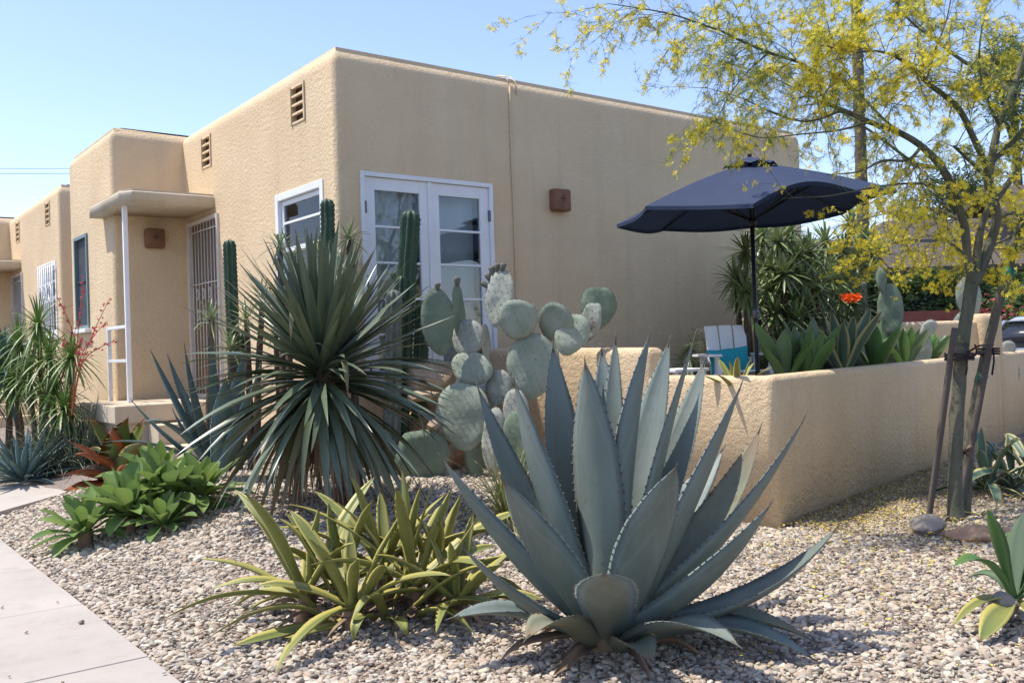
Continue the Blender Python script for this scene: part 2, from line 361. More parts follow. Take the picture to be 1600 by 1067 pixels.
# ------------------------------------------------------------------ terrain
def sst(a, b, x):
    t = max(0, min(1, (x-a)/(b-a))); return t*t*(3-2*t)
WX = 1.62                                                   # outer face of the patio wall, street side of the garden
WALLP = (1.62, -3.76); WDIR = V((.976, .218, 0)).normalized()   # long low wall: start corner and direction
def gz(x, y):
    z = .30*sst(-2.85, -1.0, x)*sst(-3.9, -.6, y)*(1-sst(1.6, 2.2, x))
    z += .05*sst(-4.5, -2, y)*sst(-2.9, -2.6, x)*(1-sst(6.5, 8, y))*0
    return z + .012*mnoise.noise(V((x*1.3, y*1.3, 0)))*sst(-2.95, -2.6, x)

def sheet(name, x0, x1, y0, y1, step, zf, m):
    nx, ny = int((x1-x0)/step)+1, int((y1-y0)/step)+1; mb = MB(); vs = []
    for j in range(ny):
        for i in range(nx):
            x, y = x0+(x1-x0)*i/(nx-1), y0+(y1-y0)*j/(ny-1); vs.append((x, y, zf(x, y)))
    mb.add(vs, [(j*nx+i, j*nx+i+1, (j+1)*nx+i+1, (j+1)*nx+i) for j in range(ny-1) for i in range(nx-1)])
    return mb.build(name, m)

# ------------------------------------------------------------------ setting
g = MB(); R0 = 900
g.add([(-R0, -R0, -.08), (R0, -R0, -.08), (R0, R0, -.08), (-R0, R0, -.08)], [(0, 1, 2, 3)])
struct(g.build('ground', MT['asphalt']))
bed = struct(sheet('garden_bed', -2.9, 12, -9.5, 14, .12, lambda x, y: gz(x, y)-.014, MT['soil']))
rd = MB(); wq = [V((1.62, -3.76))+V((.976, .218))*a_+V((-.218, .976))*b_ for a_, b_ in ((9.4, -3), (17, -3), (17, 4.5), (9.4, 4.5))]
rd.add([(q.x, q.y, z) for z in (-.1, .10) for q in wq], [(4, 5, 6, 7), (0, 1, 5, 4), (1, 2, 6, 5), (2, 3, 7, 6), (3, 0, 4, 7)], smooth=False)
struct(rd.build('driveway', MT['asphalt']))
# walkway of cast slabs with tooled joints, and the short path that leaves it towards the porch
wk = MB(); js = [-9.0, -7.35, -6.1, -4.85, -3.6, -2.35, -1.1, .15, 1.4, 2.65, 3.9, 5.15, 6.4, 7.65, 8.9, 10.2, 11.5]
for a, b in zip(js, js[1:]): box(wk, (-4.35, a+.003, -.07), (-2.9, b-.003, .018+U(-.002, .002)), 0, .006)
struct(wk.build('walkway', MT['concrete']))
pt = MB(); poly = [(-2.885, 1.55), (-1.5, 2.35), (-1.3, 3.9), (-2.885, 3.35)]
top = [(x, y, .03 if x < -2 else .16) for x, y in poly]; bot = [(x, y, -.06) for x, y in poly]
pt.add(top+bot, [(0, 1, 2, 3), (0, 4, 5, 1), (1, 5, 6, 2), (2, 6, 7, 3), (3, 7, 4, 0)], smooth=False)
struct(pt.build('path', MT['concrete']))
# patio floor inside the low walls
pf = MB()
pf.add([(1.72, -3.62, .58), (11, -1.6, .58), (11, 1.5, .58), (1.72, -.02, .58)], [(0, 1, 2, 3)])
def pz(x, y): return .71+.05*mnoise.noise(V((x*1.7, y*1.7, 3)))
mbp = MB(); nx, ny = 60, 26; vs = []
for j in range(ny):
    for i in range(nx):
        u, v = i/(nx-1), j/(ny-1); a = V((1.75, -3.6, 0)).lerp(V((10.5, -1.65, 0)), u); b = V((1.75, -.01, 0)).lerp(V((10.5, -.01, 0)), u); p = a.lerp(b, v)
        vs.append((p.x, p.y, pz(p.x, p.y)))
mbp.add(vs, [(j*nx+i, j*nx+i+1, (j+1)*nx+i+1, (j+1)*nx+i) for j in range(ny-1) for i in range(nx-1)])
struct(mbp.build('patio_floor', MT['patio']))

# ------------------------------------------------------------------ the bungalow
def offset_poly(P, d, r):
    """inset a ccw polygon by d, round its convex corners with radius r-d"""
    out = []; n = len(P)
    for i in range(n):
        p0, p, p1 = V(P[i-1]), V(P[i]), V(P[(i+1) % n])
        a, b = (p-p0).normalized(), (p1-p).normalized(); na, nb = V((-a.y, a.x)), V((-b.y, b.x))
        cz = a.x*b.y-a.y*b.x
        m = (na+nb)/(1+na.dot(nb))
        if cz > 0:
            c = p + m*r; rr = max(r-d, .002); a0 = math.atan2(-na.y, -na.x); a1 = math.atan2(-nb.y, -nb.x)
            while a1 < a0: a1 += 2*PI
            for k in range(7):
                t = a0+(a1-a0)*k/6; out.append((c.x+math.cos(t)*rr, c.y+math.sin(t)*rr))
        else: out.append((p.x+m.x*d, p.y+m.y*d))
    return out
def rounded_block(mb, P, z0, z1, r=.12, top=.10, ztop=None, mi=0):
    """extruded footprint with soft vertical corners and a rolled top edge; ztop(x,y) may bend the top"""
    zf = ztop or (lambda x, y: z1)
    R = [offset_poly(P, 0, r)]; rings = [[(x, y, z0) for x, y in R[0]]]
    for k in range(6):
        t = PI/2*k/5; q = offset_poly(P, top*(1-math.cos(t)), r)
        rings.append([(x, y, zf(x, y)-top+top*math.sin(t)) for x, y in q])
    n = len(rings[0]); vs = [p for rg in rings for p in rg]
    fs = [(i*n+j, i*n+(j+1) % n, (i+1)*n+(j+1) % n, (i+1)*n+j) for i in range(len(rings)-1) for j in range(n)]
    fs.append(tuple(range((len(rings)-1)*n, len(rings)*n))); fs.append(tuple(range(n-1, -1, -1)))
    mb.add(vs, fs, mi)
    return rings
def carve(ob, boxes):
    cm = MB()
    for a, b in boxes: box(cm, a, b)
    cut = cm.build('cutter', MT['inside']); cut.location = (0, 0, 0)
    md = ob.modifiers.new('b', 'BOOLEAN'); md.object = cut; md.operation = 'DIFFERENCE'; md.solver = 'EXACT'
    dg = bpy.context.evaluated_depsgraph_get(); dg.update()
    me = bpy.data.meshes.new_from_object(ob.evaluated_get(dg)); ob.modifiers.clear(); ob.data = me
    bpy.data.objects.remove(cut)
    bm = bmesh.new(); bm.from_mesh(me)
    for f in bm.faces: f.smooth = True
    for e in bm.edges:
        if len(e.link_faces) == 2 and e.calc_face_angle(0) > .6: e.smooth = False
    bm.to_mesh(me); bm.free()

ZT = 4.38
house = thing('bungalow', 'near tan stucco bungalow with white French doors beside the patio', 'house', (0, 0, 0), 'stucco bungalows in a row')
FP = [(0, 0), (7.4, 0), (7.4, 6.6), (-.92, 6.6), (-.92, 4.35), (0, 4.35)]
mb = MB(); rounded_block(mb, FP, -.3, ZT, .07, .17, lambda x, y: ZT+.018*mnoise.noise(V((x*.9, y*.9, 0))))
wall = mb.build('wall', MT['stucco'], house)
VENTS = ((.65, .95), (3.33, 3.63))
carve(wall, [((.25, -.5, .95), (1.85, .5, 3.18)), ((-.5, .28, 1.85), (.45, 1.43, 3.13)), ((-1.5, 5.60, 1.86), (-.6, 6.33, 3.17)),
             ((-.5, 3.12, .9), (.12, 4.22, 3.17))] + [((-.5, a, 3.80), (.12, b, 4.17)) for a, b in VENTS])
# flat tar roof with its dark turned-up edge just showing over the parapet
mb = MB()
q = offset_poly(FP, .19, .21); n = len(q); lo = [(x, y, ZT-.02) for x, y in q]; hi = [(x, y, ZT+.035+.012*mnoise.noise(V((x*3, y*3, 5)))) for x, y in q]
mb.add(lo+hi, [(i, (i+1) % n, n+(i+1) % n, n+i) for i in range(n)] + [tuple(range(n, 2*n))], smooth=False)
mb.build('roof', MT['tar'], house)

def frame_x(mb, y0, y1, z0, z1, x, d, wd, mi=0):   # frame in a plane of constant x
    for a, b in (((x, y0, z0), (x+d, y0+wd, z1)), ((x, y1-wd, z0), (x+d, y1, z1)), ((x, y0+wd, z1-wd), (x+d, y1-wd, z1)), ((x, y0+wd, z0), (x+d, y1-wd, z0+wd))): box(mb, a, b, mi, .004)
def frame_y(mb, x0, x1, z0, z1, y, d, wl, wt, wb, mi=0):
    for a, b in (((x0, y, z0), (x0+wl, y+d, z1)), ((x1-wl, y, z0), (x1, y+d, z1)), ((x0+wl, y, z1-wt), (x1-wl, y+d, z1)), ((x0+wl, y, z0), (x1-wl, y+d, z0+wb))): box(mb, a, b, mi, .004)
def drape(mb, p0, p1, z0, z1, amp, per, mi=0):
    p0, p1 = V(p0), V(p1); L = (p1-p0).length; d = (p1-p0)/L; nrm = V((-d.y, d.x, 0)); N = 70; vs = []
    for i in range(N+1):
        s = L*i/N; o = amp*math.sin(s/per*2*PI+1.3*math.sin(s*5))
        p = p0+d*s
        vs += [(p.x+nrm.x*o*.6, p.y+nrm.y*o*.6, z1), (p.x+nrm.x*o*1.1, p.y+nrm.y*o*1.1, z0)]
    mb.add(vs, [(2*i, 2*i+1, 2*i+3, 2*i+2) for i in range(N)], mi)

# French doors
mb = MB(); frame_y(mb, .25, 1.85, .95, 3.18, -.022, .14, .045, .045, .045); fd = mb.build('french_door', MT['white'], house)
for k, (x0, x1) in enumerate(((.298, 1.047), (1.053, 1.802))):
    mb = MB(); frame_y(mb, x0, x1, 1.0, 3.132, .004, .05, .115, .125, .22); box(mb, (x0-.002, .012, 1.0), (x0+.004, .05, 3.13))
    gz0, gz1 = 1.22, 3.007
    for i in range(1, 5):
        zz = gz0+(gz1-gz0)*i/5; box(mb, (x0+.115, .010, zz-.012), (x1-.115, .044, zz+.012), 0, .003)
    if k == 0: box(mb, (x1-.02, -.012, 1.0), (x1+.022, .003, 3.132), 0, .004)
    mb.build('door_leaf', MT['white'], fd)
    mb = MB(); box(mb, (x0+.10, .026, 1.21), (x1-.10, .030, 3.02)); mb.build('pane', MT['glass'], fd)
    xs = x0-.0 if k == 0 else x1-.0
    for zz in (2.83, 2.1, 1.25): mb = MB(); box(mb, (xs-.012, -.024, zz-.06), (xs+.012, .004, zz+.06), 0, .003); mb.build('hinge', MT['iron'], fd)
mb = MB(); drape(mb, (.30, .16, 0), (.93, .16, 0), 1.0, 3.12, .022, .11); drape(mb, (1.06, .19, 0), (1.72, .19, 0), 1.0, 3.12, .010, .3); mb.build('curtain', MT['curtain'], fd)
mb = MB(); box(mb, (.26, .46, .96), (1.84, .49, 3.17)); mb.build('unlit_room_back', MT['inside'], fd)
# sash window round the corner
mb = MB(); frame_x(mb, .28, 1.43, 1.85, 3.13, -.012, .14, .075); box(mb, (-.035, .24, 1.80), (.05, 1.47, 1.85), 0, .006)
wn = mb.build('sash_window', MT['white'], house)
mb = MB(); frame_x(mb, .36, 1.35, 2.50, 3.05, .03, .035, .05); frame_x(mb, .36, 1.35, 1.93, 2.54, .07, .035, .05); box(mb, (.032, .41, 2.80), (.062, 1.30, 2.825)); mb.build('sash', MT['white'], wn)
mb = MB(); box(mb, (.046, .40, 2.54), (.050, 1.31, 3.01)); box(mb, (.086, .40, 1.97), (.090, 1.31, 2.50)); mb.build('pane', MT['glass'], wn)
mb = MB(); drape(mb, (.112, 1.36, 0), (.112, .36, 0), 1.9, 3.10, .006, .35); drape(mb, (.24, 1.36, 0), (.24, 1.1, 0), 1.9, 3.1, .02, .1); mb.build('curtain', MT['curtain'], wn)
mb = MB(); box(mb, (.41, .29, 1.86), (.43, 1.42, 3.12)); mb.build('unlit_room_back', MT['inside'], wn)
# screened window in the projecting bay
mb = MB(); frame_x(mb, 5.60, 6.33, 1.86, 3.17, -.945, .10, .05); wn2 = mb.build('screened_window', MT['teal'], house)
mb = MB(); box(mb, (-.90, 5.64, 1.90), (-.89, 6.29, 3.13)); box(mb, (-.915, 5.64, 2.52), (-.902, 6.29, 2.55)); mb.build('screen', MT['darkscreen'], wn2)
mb = MB(); box(mb, (-1.0, 5.55, 1.805), (-.90, 6.38, 1.86), 0, .008); mb.build('sill', MT['white'], wn2)
# vents
for a, b in VENTS:
    mb = MB()
    for i in range(5):
        zz = 3.80+.37*i/4; obox(mb, (.006, (a+b)/2, zz), (0, 1, 0), (1, 0, -.2), (.2, 0, 1), (b-a)/2+.012, .012, .0125)
    obox(mb, (.0, a-.006, 3.985), (0, 1, 0), (1, 0, 0), (0, 0, 1), .012, .016, .20); obox(mb, (.0, b+.006, 3.985), (0, 1, 0), (1, 0, 0), (0, 0, 1), .012, .016, .20)
    vt = mb.build('vent', MT['stucco'], house)
    mb = MB(); box(mb, (.05, a, 3.80), (.11, b, 4.17)); mb.build('vent_screen', MT['vent'], vt)
# steel security door at the porch
mb = MB(); frame_x(mb, 3.12, 4.22, .90, 3.17, -.03, .05, .05); sdr = mb.build('security_door', MT['beige'], house)
mb = MB()
for i in range(1, 9):
    y = 3.17+1.0*i/9; tube(mb, [(-.015, y, .95), (-.015, y, 3.12)], .0065, 6)
for zz in (1.02, 1.85, 2.35, 3.02): tube(mb, [(-.015, 3.17, zz), (-.015, 4.17, zz)], .009, 6)
for i in (2, 4, 6):
    y = 3.17+1.0*(i+.5)/9
    for zz in (1.95, 2.22):
        for s in (-1, 1):
            tube(mb, [(-.02, y+s*(.035*math.sin(t*.45)), zz+.11*math.cos(t*.45)*.6) for t in range(8)], .006, 5)
mb.build('door_bars', MT['beige'], sdr)
mb = MB(); box(mb, (.02, 3.165, .95), (.03, 4.175, 3.12)); mb.build('door_mesh', MT['screen'], sdr)
mb = MB(); tube(mb, [(-.05, 3.22, 1.93), (-.09, 3.22, 1.93), (-.09, 3.24, 1.93)], .018, 8); mb.build('door_knob', MT['iron'], sdr)
# cut-out terracotta lamps
def lamp(c, n, parent):
    c, n = V(c), V(n); s = V((-n.y, n.x, 0)); mb = MB(); bm = bmesh.new()
    mb2 = MB(); box(mb2, (-.12, -.115, -.125), (.12, -.001, .125), 0, .022, True)
    vs = [c + s*p[0] - n*p[1] + V((0, 0, p[2])) for p in mb2.v]; mb.add(vs, mb2.f, 0, smooth=True)
    l = mb.build('wall_lamp', MT['terra'], parent)
    mb = MB()   # flat dark star: the shade inside a four-pointed cut-out, painted on
    for k in range(4):
        a = k*PI/2+PI/4*0; u = (math.cos(a), math.sin(a)); v_ = (-u[1], u[0])
        pts = [(0, 0), (u[0]*.02+v_[0]*.014, u[1]*.02+v_[1]*.014), (u[0]*.052, u[1]*.052), (u[0]*.02-v_[0]*.014, u[1]*.02-v_[1]*.014)]
        mb.add([c+n*.1165+s*x+V((0, 0, y+.015)) for x, y in pts], [(0, 1, 2, 3)], smooth=False)
    mb.build('lamp_cutout_dark', MT['vent'], l); bm.free()
lamp((2.77, 0, 3.06), (0, -1, 0), house); lamp((-.42, 4.35, 2.97), (0, -1, 0), house)
# cable down the patio front
mb = MB(); tube(mb, [(2.13+.006*math.sin(z*3), -.012, z) for z in (4.30, 4.0, 3.7, 3.3, 2.9, 2.4, 1.8, 1.2, .7)], .010, 6); tube(mb, [(2.13, -.012, 4.28), (2.13, .05, 4.40), (2.13, .2, 4.44)], .010, 6)
tube(mb, [(2.22, -.012, 4.20), (2.22, -.005, 4.34), (2.22, .1, 4.42)], .007, 5)
mb.build('cable', MT['stucco'], house)
# porch: flat concrete hood, post, rails, landing and steps
mb = MB(); P = [(.06, 3.25), (.06, 4.40), (-.86, 4.40), (-.86, 4.78), (-1.09, 4.78), (-1.09, 3.42), (-.98, 3.25)]
P = P[::-1]
ar = sum(P[i-1][0]*P[i][1]-P[i][0]*P[i-1][1] for i in range(len(P)))
if ar < 0: P = P[::-1]
rounded_block(mb, P, 3.255, 3.395, .02, .025); ph = mb.build('porch_roof', MT['slab'], house)
mb = MB(); q = offset_poly(P, .035, .06); n = len(q); mb.add([(x, y, 3.385) for x, y in q]+[(x, y, 3.42) for x, y in q], [(i, (i+1) % n, n+(i+1) % n, n+i) for i in range(n)]+[tuple(range(n, 2*n))], smooth=False)
mb.build('roof_capping', MT['slab'], ph)
mb = MB(); box(mb, (-1.015, 3.525, .90), (-.96, 3.58, 3.28), 0, .006); mb.build('porch_post', MT['white'], house)
mb = MB(); box(mb, (-1.01, 4.38, .90), (-.965, 4.425, 1.83), 0, .004)
for zz in (1.38, 1.79): box(mb, (-1.005, 3.585, zz), (-.97, 4.385, zz+.04), 0, .005)
mb.build('porch_rail', MT['white'], house)
mb = MB(); box(mb, (-1.36, 2.80, .70), (.02, 4.36, .90), 0, .012); box(mb, (-1.36, 4.36, .70), (-.90, 4.62, .90), 0, .012)
box(mb, (-1.28, 2.86, -.1), (.02, 4.355, .70)); box(mb, (-1.0, 2.45, -.1), (.02, 2.799, .68), 0, .01); box(mb, (-1.0, 2.10, -.1), (.02, 2.449, .46), 0, .01)
mb.build('porch_step', MT['slab'], house)

def dup(o, parent=None):
    c = o.copy(); COL.objects.link(c)
    if parent is not None: c.parent = parent
    for ch in list(o.children): dup(ch, c)
    return c
h2 = dup(house); h2.location = (-.60, 8.81, 0); h2['label'] = 'farther stucco bungalow behind the near one, with a barred corner window'
for ch in list(h2.children):
    if ch.name.startswith('sash_window'): w2 = ch
mb = MB()
for i in range(8): tube(mb, [(-.06, .30+1.11*i/7, 1.86), (-.06, .30+1.11*i/7, 3.12)], .011, 5)
for zz in (1.90, 2.45, 2.75, 3.09): tube(mb, [(-.06, .28, zz), (-.06, 1.43, zz)], .011, 5)
for k in range(3): tube(mb, [(-.065, .5+.35*k+.12*math.cos(t*.5), 2.6+.13*math.sin(t*.5)) for t in range(13)], .008, 5)
gr = mb.build('window_bars', MT['white']); gr.parent = w2

# ------------------------------------------------------------------ patio wall
pw = thing('patio_wall', 'low tan stucco wall around the patio with a raised stepped end', 'wall', (WX, -3.76, 0))
mb = MB()
c0 = V((1.62, -3.76)); d2 = V((WDIR.x, WDIR.y)); n2 = V((-d2.y, d2.x)); th = .20
far = c0+d2*9.1
P = [tuple(c0), tuple(far), tuple(far+n2*th), (WX+th, c0.y+th+.05), (WX+th, -2.42), (WX, -2.42)]
rounded_block(mb, P, -.15, 1.13, .06, .055, lambda x, y: 1.13+.012*mnoise.noise(V((x*1.1, y*1.1, 2))))
rounded_block(mb, [(WX-.012, -2.50), (WX+th+.012, -2.50), (WX+th+.012, -.14), (WX-.012, -.14)], -.14, 1.40, .07, .075, lambda x, y: 1.40+.03*mnoise.noise(V((x*2, y*1.6, 2)))-.03*sst(-.6, -2.5, y))
mb.build('wall', MT['stucco_wall'], pw)
mb = MB(); A = V((4.9, -.12)); B = V((8.25, -2.0)); dd = (B-A).normalized(); nn = V((-dd.y, dd.x))*.1
rounded_block(mb, [tuple(A-nn), tuple(B-nn), tuple(B+nn), tuple(A+nn)], .3, 1.58, .06, .05)
rounded_block(mb, [tuple(B-dd*.05-nn*1.6), tuple(B+dd*.32-nn*1.6), tuple(B+dd*.32+nn*1.6), tuple(B-dd*.05+nn*1.6)], -.1, 1.66, .1, .07)
mb.build('wall_end', MT['stucco_wall'], pw)

# ------------------------------------------------------------------ the big blue agave: every leaf a part
AC = on_z(955, 1003, 0)
ag = thing('agave', 'huge blue-grey toothed agave in the gravel in front of the wall corner', 'agave', tuple(AC))
# tip (photo x, y), nearness of the tip to the viewer in metres, width, base azimuth offset (right m, near m, up m), bow (right m, up m)
HERO = [
 ((864, 540), -.25, .20, (-.10, -.05, .14), (-.03, .02)), ((914, 566), .18, .225, (-.03, .10, .12), (.0, .02)), ((940, 545), -.42, .19, (-.02, -.12, .18), (.02, 0)),
 ((962, 527), -.10, .13, (.0, .0, .2), (.0, 0)), ((1016, 521), .05, .245, (.04, .06, .16), (-.02, .03)), ((1046, 532), -.30, .19, (.06, -.10, .18), (.0, 0)),
 ((1086, 524), -.05, .17, (.10, .0, .15), (-.02, -.03)), ((1101, 563), -.35, .20, (.10, -.10, .16), (.02, -.02)), ((1158, 601), .12, .20, (.12, .06, .10), (.0, -.06)),
 ((1188, 668), -.30, .19, (.14, -.08, .10), (.05, -.06)), ((1257, 652), .0, .20, (.14, .0, .09), (.02, -.10)), ((1203, 788), .42, .20, (.10, .12, .05), (.02, -.07)),
 ((1309, 822), .22, .21, (.14, .06, .03), (.05, -.10)), ((1056, 730), .66, .245, (.04, .15, .06), (.0, .02)), ((942, 896), 1.02, .245, (-.02, .16, .03), (.0, .02)),
 ((804, 596), .05, .215, (-.12, .02, .12), (-.03, -.02)), ((747, 606), -.15, .19, (-.14, -.03, .10), (-.02, -.06)), ((690, 716), .10, .20, (-.16, .02, .08), (.0, -.07)),
 ((786, 750), .50, .21, (-.10, .12, .08), (.0, -.03)), ((724, 855), .42, .19, (-.14, .10, .03), (.0, -.07)), ((706, 965), .30, .18, (-.14, .06, .0), (.0, .06)),
 ((822, 998), .72, .18, (-.12, .14, -.01), (.0, .08)), ((1153, 1008), .72, .17, (.08, .14, -.01), (.0, .08)), ((1274, 1040), .40, .18, (.14, .08, -.02), (.0, .10)),
 ((1268, 1014), .12, .19, (.14, .0, -.01), (.0, .09)), ((1019, 1036), .74, .15, (.03, .16, -.03), (.0, .05)),
 ((1130, 700), -.70, .19, (.06, -.15, .12), (.0, -.03)),
 ((990, 600), -.5, .18, (.02, -.1, .2), (0, 0))]
dA = (AC-CAM).dot(CF)
for (px, py), near, wdt, (br, bn, bu), (kr, ku) in HERO:
    tip = at(px, py, dA-near); b = AC + RH*br - FH*bn + V((0, 0, bu+.05))
    tip.z = max(tip.z, .02)
    mid = b.lerp(tip, .55) + RH*kr*2 + V((0, 0, ku*2))
    out = (tip-b); out.z = 0; horiz = out.length; 
    hint = V((0, 0, 1)) - (out.normalized() if horiz > .02 else V((0, 0, 0)))*(1.4 if tip.z > .6 else .4)
    if tip.z > .6: hint = hint + FH*(.75 if near > -.08 else -.75)
    m_ = MB(); leaf(m_, b, mid, tip, wdt*1.12, 'agave', 18, .36, .026, hint, 0, .013, 1, cross=7, twist=U(-.12, .12))
    m_.build('leaf', [MT['agave_old' if (px, py) in ((1268, 1014), (822, 998), (1019, 1036), (1188, 668)) else 'agave'], MT['spine']], ag)
m_ = MB(); b = AC+V((0, 0, .1)); leaf(m_, b, b+V((0, 0, .5)), b+V((.02, .02, 1.12)), .09, 'agave', 12, .9, .02, -FH, 0, .0)
m_.build('central_spike', [MT['agave'], MT['spine']], ag)
m_ = MB()
for i in range(16):
    a = U(0, 6.28); d = V((math.cos(a), math.sin(a), 0)); l = U(.22, .5); b = AC+d*.1+V((0, 0, .02))
    leaf(m_, b, b+d*l*.5+V((0, 0, U(.03, .12))), b+d*l+V((0, 0, -.01)), U(.04, .085), 'strap', 8, .7, .004, None, 0, wave=.015, twist=U(-1, 1))
tube(m_, [AC+V((0, 0, -.05)), AC+V((0, 0, .1)), AC+V((0, 0, .2))], [.2, .17, .08], 12, wob=.3)
m_.build('dead_leaves', MT['dry'], ag)

# ------------------------------------------------------------------ yucca on its short trunk
yb = on_z(545, 795, .2); yb = at(545, 795, 7.35); yb.z = gz(yb.x, yb.y)
yh = at(503, 566, 7.2)
yu = thing('yucca', 'big round dark green yucca with a skirt of drooping leaves on a short trunk', 'yucca', tuple(yb))
m_ = MB(); tr = spline([(yb+V((0, 0, -.1)), .11), (yb+V((0, 0, .3)), .095), (yh+V((.03, 0, -.5)), .10), (yh+V((0, 0, -.15)), .12), (yh, .08)], 6)
tube(m_, [p for p, r in tr], [r for p, r in tr], 14, wob=.35); m_.build('trunk', MT['bark'], yu)
m_ = MB(); N = 390; az = 0
for i in range(N):
    f = (i+.5)/N; el = math.radians(84-146*f)+U(-.14, .14); az += 2.399963+U(-.25, .25)
    d = V((math.cos(az)*math.cos(el), math.sin(az)*math.cos(el), math.sin(el))); rad = V((math.cos(az), math.sin(az), 0)); tn = V((-math.sin(az), math.cos(az), 0))
    l = U(.86, 1.04)*(1.0 if el > .55 else 1.14)
    if random.random() < .06: l *= .65
    b = yh + rad*.05 + V((0, 0, .08-.36*f)); bendy = U(-.05, .05)*l
    if el > .35: c = b+d*l*.5; t = b+d*l+V((0, 0, -.03*l*U(0, 2)))+tn*U(-.09, .09)*l
    elif el > -.45:
        k = U(.3, 1.8); c = b+d*l*.52+V((0, 0, .05*l)); t = b+d*l*(1-.05*k)+V((0, 0, -.13*k*l))+tn*U(-.09, .09)*l
    else:
        h_ = U(.40, .78); c = b+rad*l*h_*.6+V((0, 0, -.20*l)); t = b+rad*l*h_+V((0, 0, -l*U(.55, .90)))+tn*U(-.12, .12)*l
    old = f > .78 and random.random() < .38
    leaf(m_, b, c+tn*bendy, t, U(.050, .074), 'yucca', 8, .30, 0, V((0, 0, .6))-rad*.8, 1 if old else 0, cross=3, twist=U(-.5, .5)*(2.5 if old else 1), wave=.012 if old else .003)
    if random.random() < .03:   # a few blades snapped over
        e = c.lerp(t, .4); leaf(m_, e, e+d*.1, e+d*.12+V((0, 0, -.28)), .045, 'yucca', 5, .3, 0, rad, 1, cross=3)
for i in range(60):
    az = U(0, 6.28); rad = V((math.cos(az), math.sin(az), 0)); b = yh+rad*.07+V((0, 0, -.34-.25*random.random())); l = U(.45, .85)
    leaf(m_, b, b+rad*.22*l+V((0, 0, -.1)), b+rad*U(.12, .3)*l+V((0, 0, -l)), U(.03, .05), 'yucca', 7, .5, 0, rad, 2, cross=3, twist=U(-2, 2), wave=.02)
leaf(m_, yh+V((0, 0, .05)), yh-FH*.05+V((0, 0, .15)), yh-FH*.1+V((0, 0, .25)), .07, 'broad', 6, .6, 0, -FH, 0, cross=5)
m_.build('leaf_crown', [MT['yucca'], MT['yucca_old'], MT['dry']], yu)

# ------------------------------------------------------------------ yellow-green agave clump in front
yc = on_z(585, 965, 0)
ya = thing('agave', 'yellow-green strappy agave clump in the gravel left of the huge blue agave', 'agave', tuple(yc))
m_ = MB()
heads = [(-.36, .0, .12, 1.0), (-.08, -.18, .10, .85), (.22, .02, .16, 1.05), (.45, -.08, .08, .75), (.02, .28, .16, .95), (-.2, .2, .1, .8), (.3, .30, .1, .8)]
for r, fw, up, s in heads:
    c = yc + RH*r + FH*fw; c.z = gz(c.x, c.y)+up
    ax = (V((0, 0, 1)) + RH*r*.5 + FH*fw*.5).normalized()
    rosette(m_, c, 11, .70*s, .076, 82, 2, 'strap', .16, 0, .55, .006, .14, ax, 0, 12, .22, 5, .10, None, .03, .004, .7)
# the long leaves that frame the clump in the photograph
for (bx, by), (mx_, my), (tx, ty), nb, nm, ntp, wd in (
   ((530, 950), (470, 840), (436, 810), 0, .05, .1, .075), ((500, 965), (430, 900), (325, 922), .05, .25, .3, .085), ((505, 985), (440, 940), (325, 1000), .1, .3, .35, .085),
   ((520, 995), (440, 1000), (365, 1074), .12, .35, .5, .085), ((540, 950), (500, 870), (468, 800), 0, 0, 0, .075), ((600, 940), (590, 840), (515, 780), -.1, -.1, -.1, .085),
   ((640, 930), (640, 840), (660, 755), 0, 0, .05, .07), ((620, 940), (650, 860), (676, 745), 0, .0, .05, .075), ((650, 950), (700, 890), (746, 805), 0, .1, .1, .085),
   ((640, 960), (720, 890), (770, 890), .05, .2, .2, .08), ((660, 970), (730, 930), (800, 955), .1, .2, .3, .08), ((650, 995), (700, 950), (742, 1045), .1, .35, .45, .08),
   ((610, 1000), (625, 970), (640, 1076), .15, .45, .45, .075), ((585, 995), (560, 960), (555, 1076), .15, .5, .5, .07), ((545, 995), (490, 1010), (445, 1056), .15, .35, .4, .075),
   ((560, 965), (600, 880), (612, 898), .1, .4, .45, .085), ((600, 970), (580, 920), (547, 982), .15, .4, .5, .08)):
    d0 = (yc-CAM).dot(CF)
    b, c, t = at(bx, by, d0-nb), at(mx_, my, d0-nm), at(tx, ty, d0-ntp)
    for q in (b, c, t): q.z = max(q.z, .03)
    c = c + (c-(b+t)/2)*.5
    leaf(m_, b, c, t, wd, 'strap', 12, .5, .006, V((0, 0, 1))-(t-b).normalized()*.6, 0, cross=5, twist=U(-.5, .5), wave=.004)
m_.build('foliage', MT['yelagave'], ya)
m_ = MB()
for i in range(46):
    a = U(0, 6.28); d = V((math.cos(a), math.sin(a), 0)); o = yc+RH*U(-.5, .5)+FH*U(-.25, .3); l = U(.15, .42); b = V((o.x, o.y, .06))
    leaf(m_, b, b+d*l*.5+V((0, 0, U(.0, .1))), b+d*l+V((0, 0, -.045)), U(.02, .05), 'strap', 6, .5, 0, None, 0, cross=3, twist=U(-1, 1))
for r, fw, up, s in heads:
    c = yc + RH*r + FH*fw; tube(m_, [c+V((0, 0, -.05)), c+V((0, 0, up*.6)), c+V((0, 0, up+.03))], [.06, .05, .03], 8, wob=.4)
m_.build('dead_leaves', MT['dry'], ya)

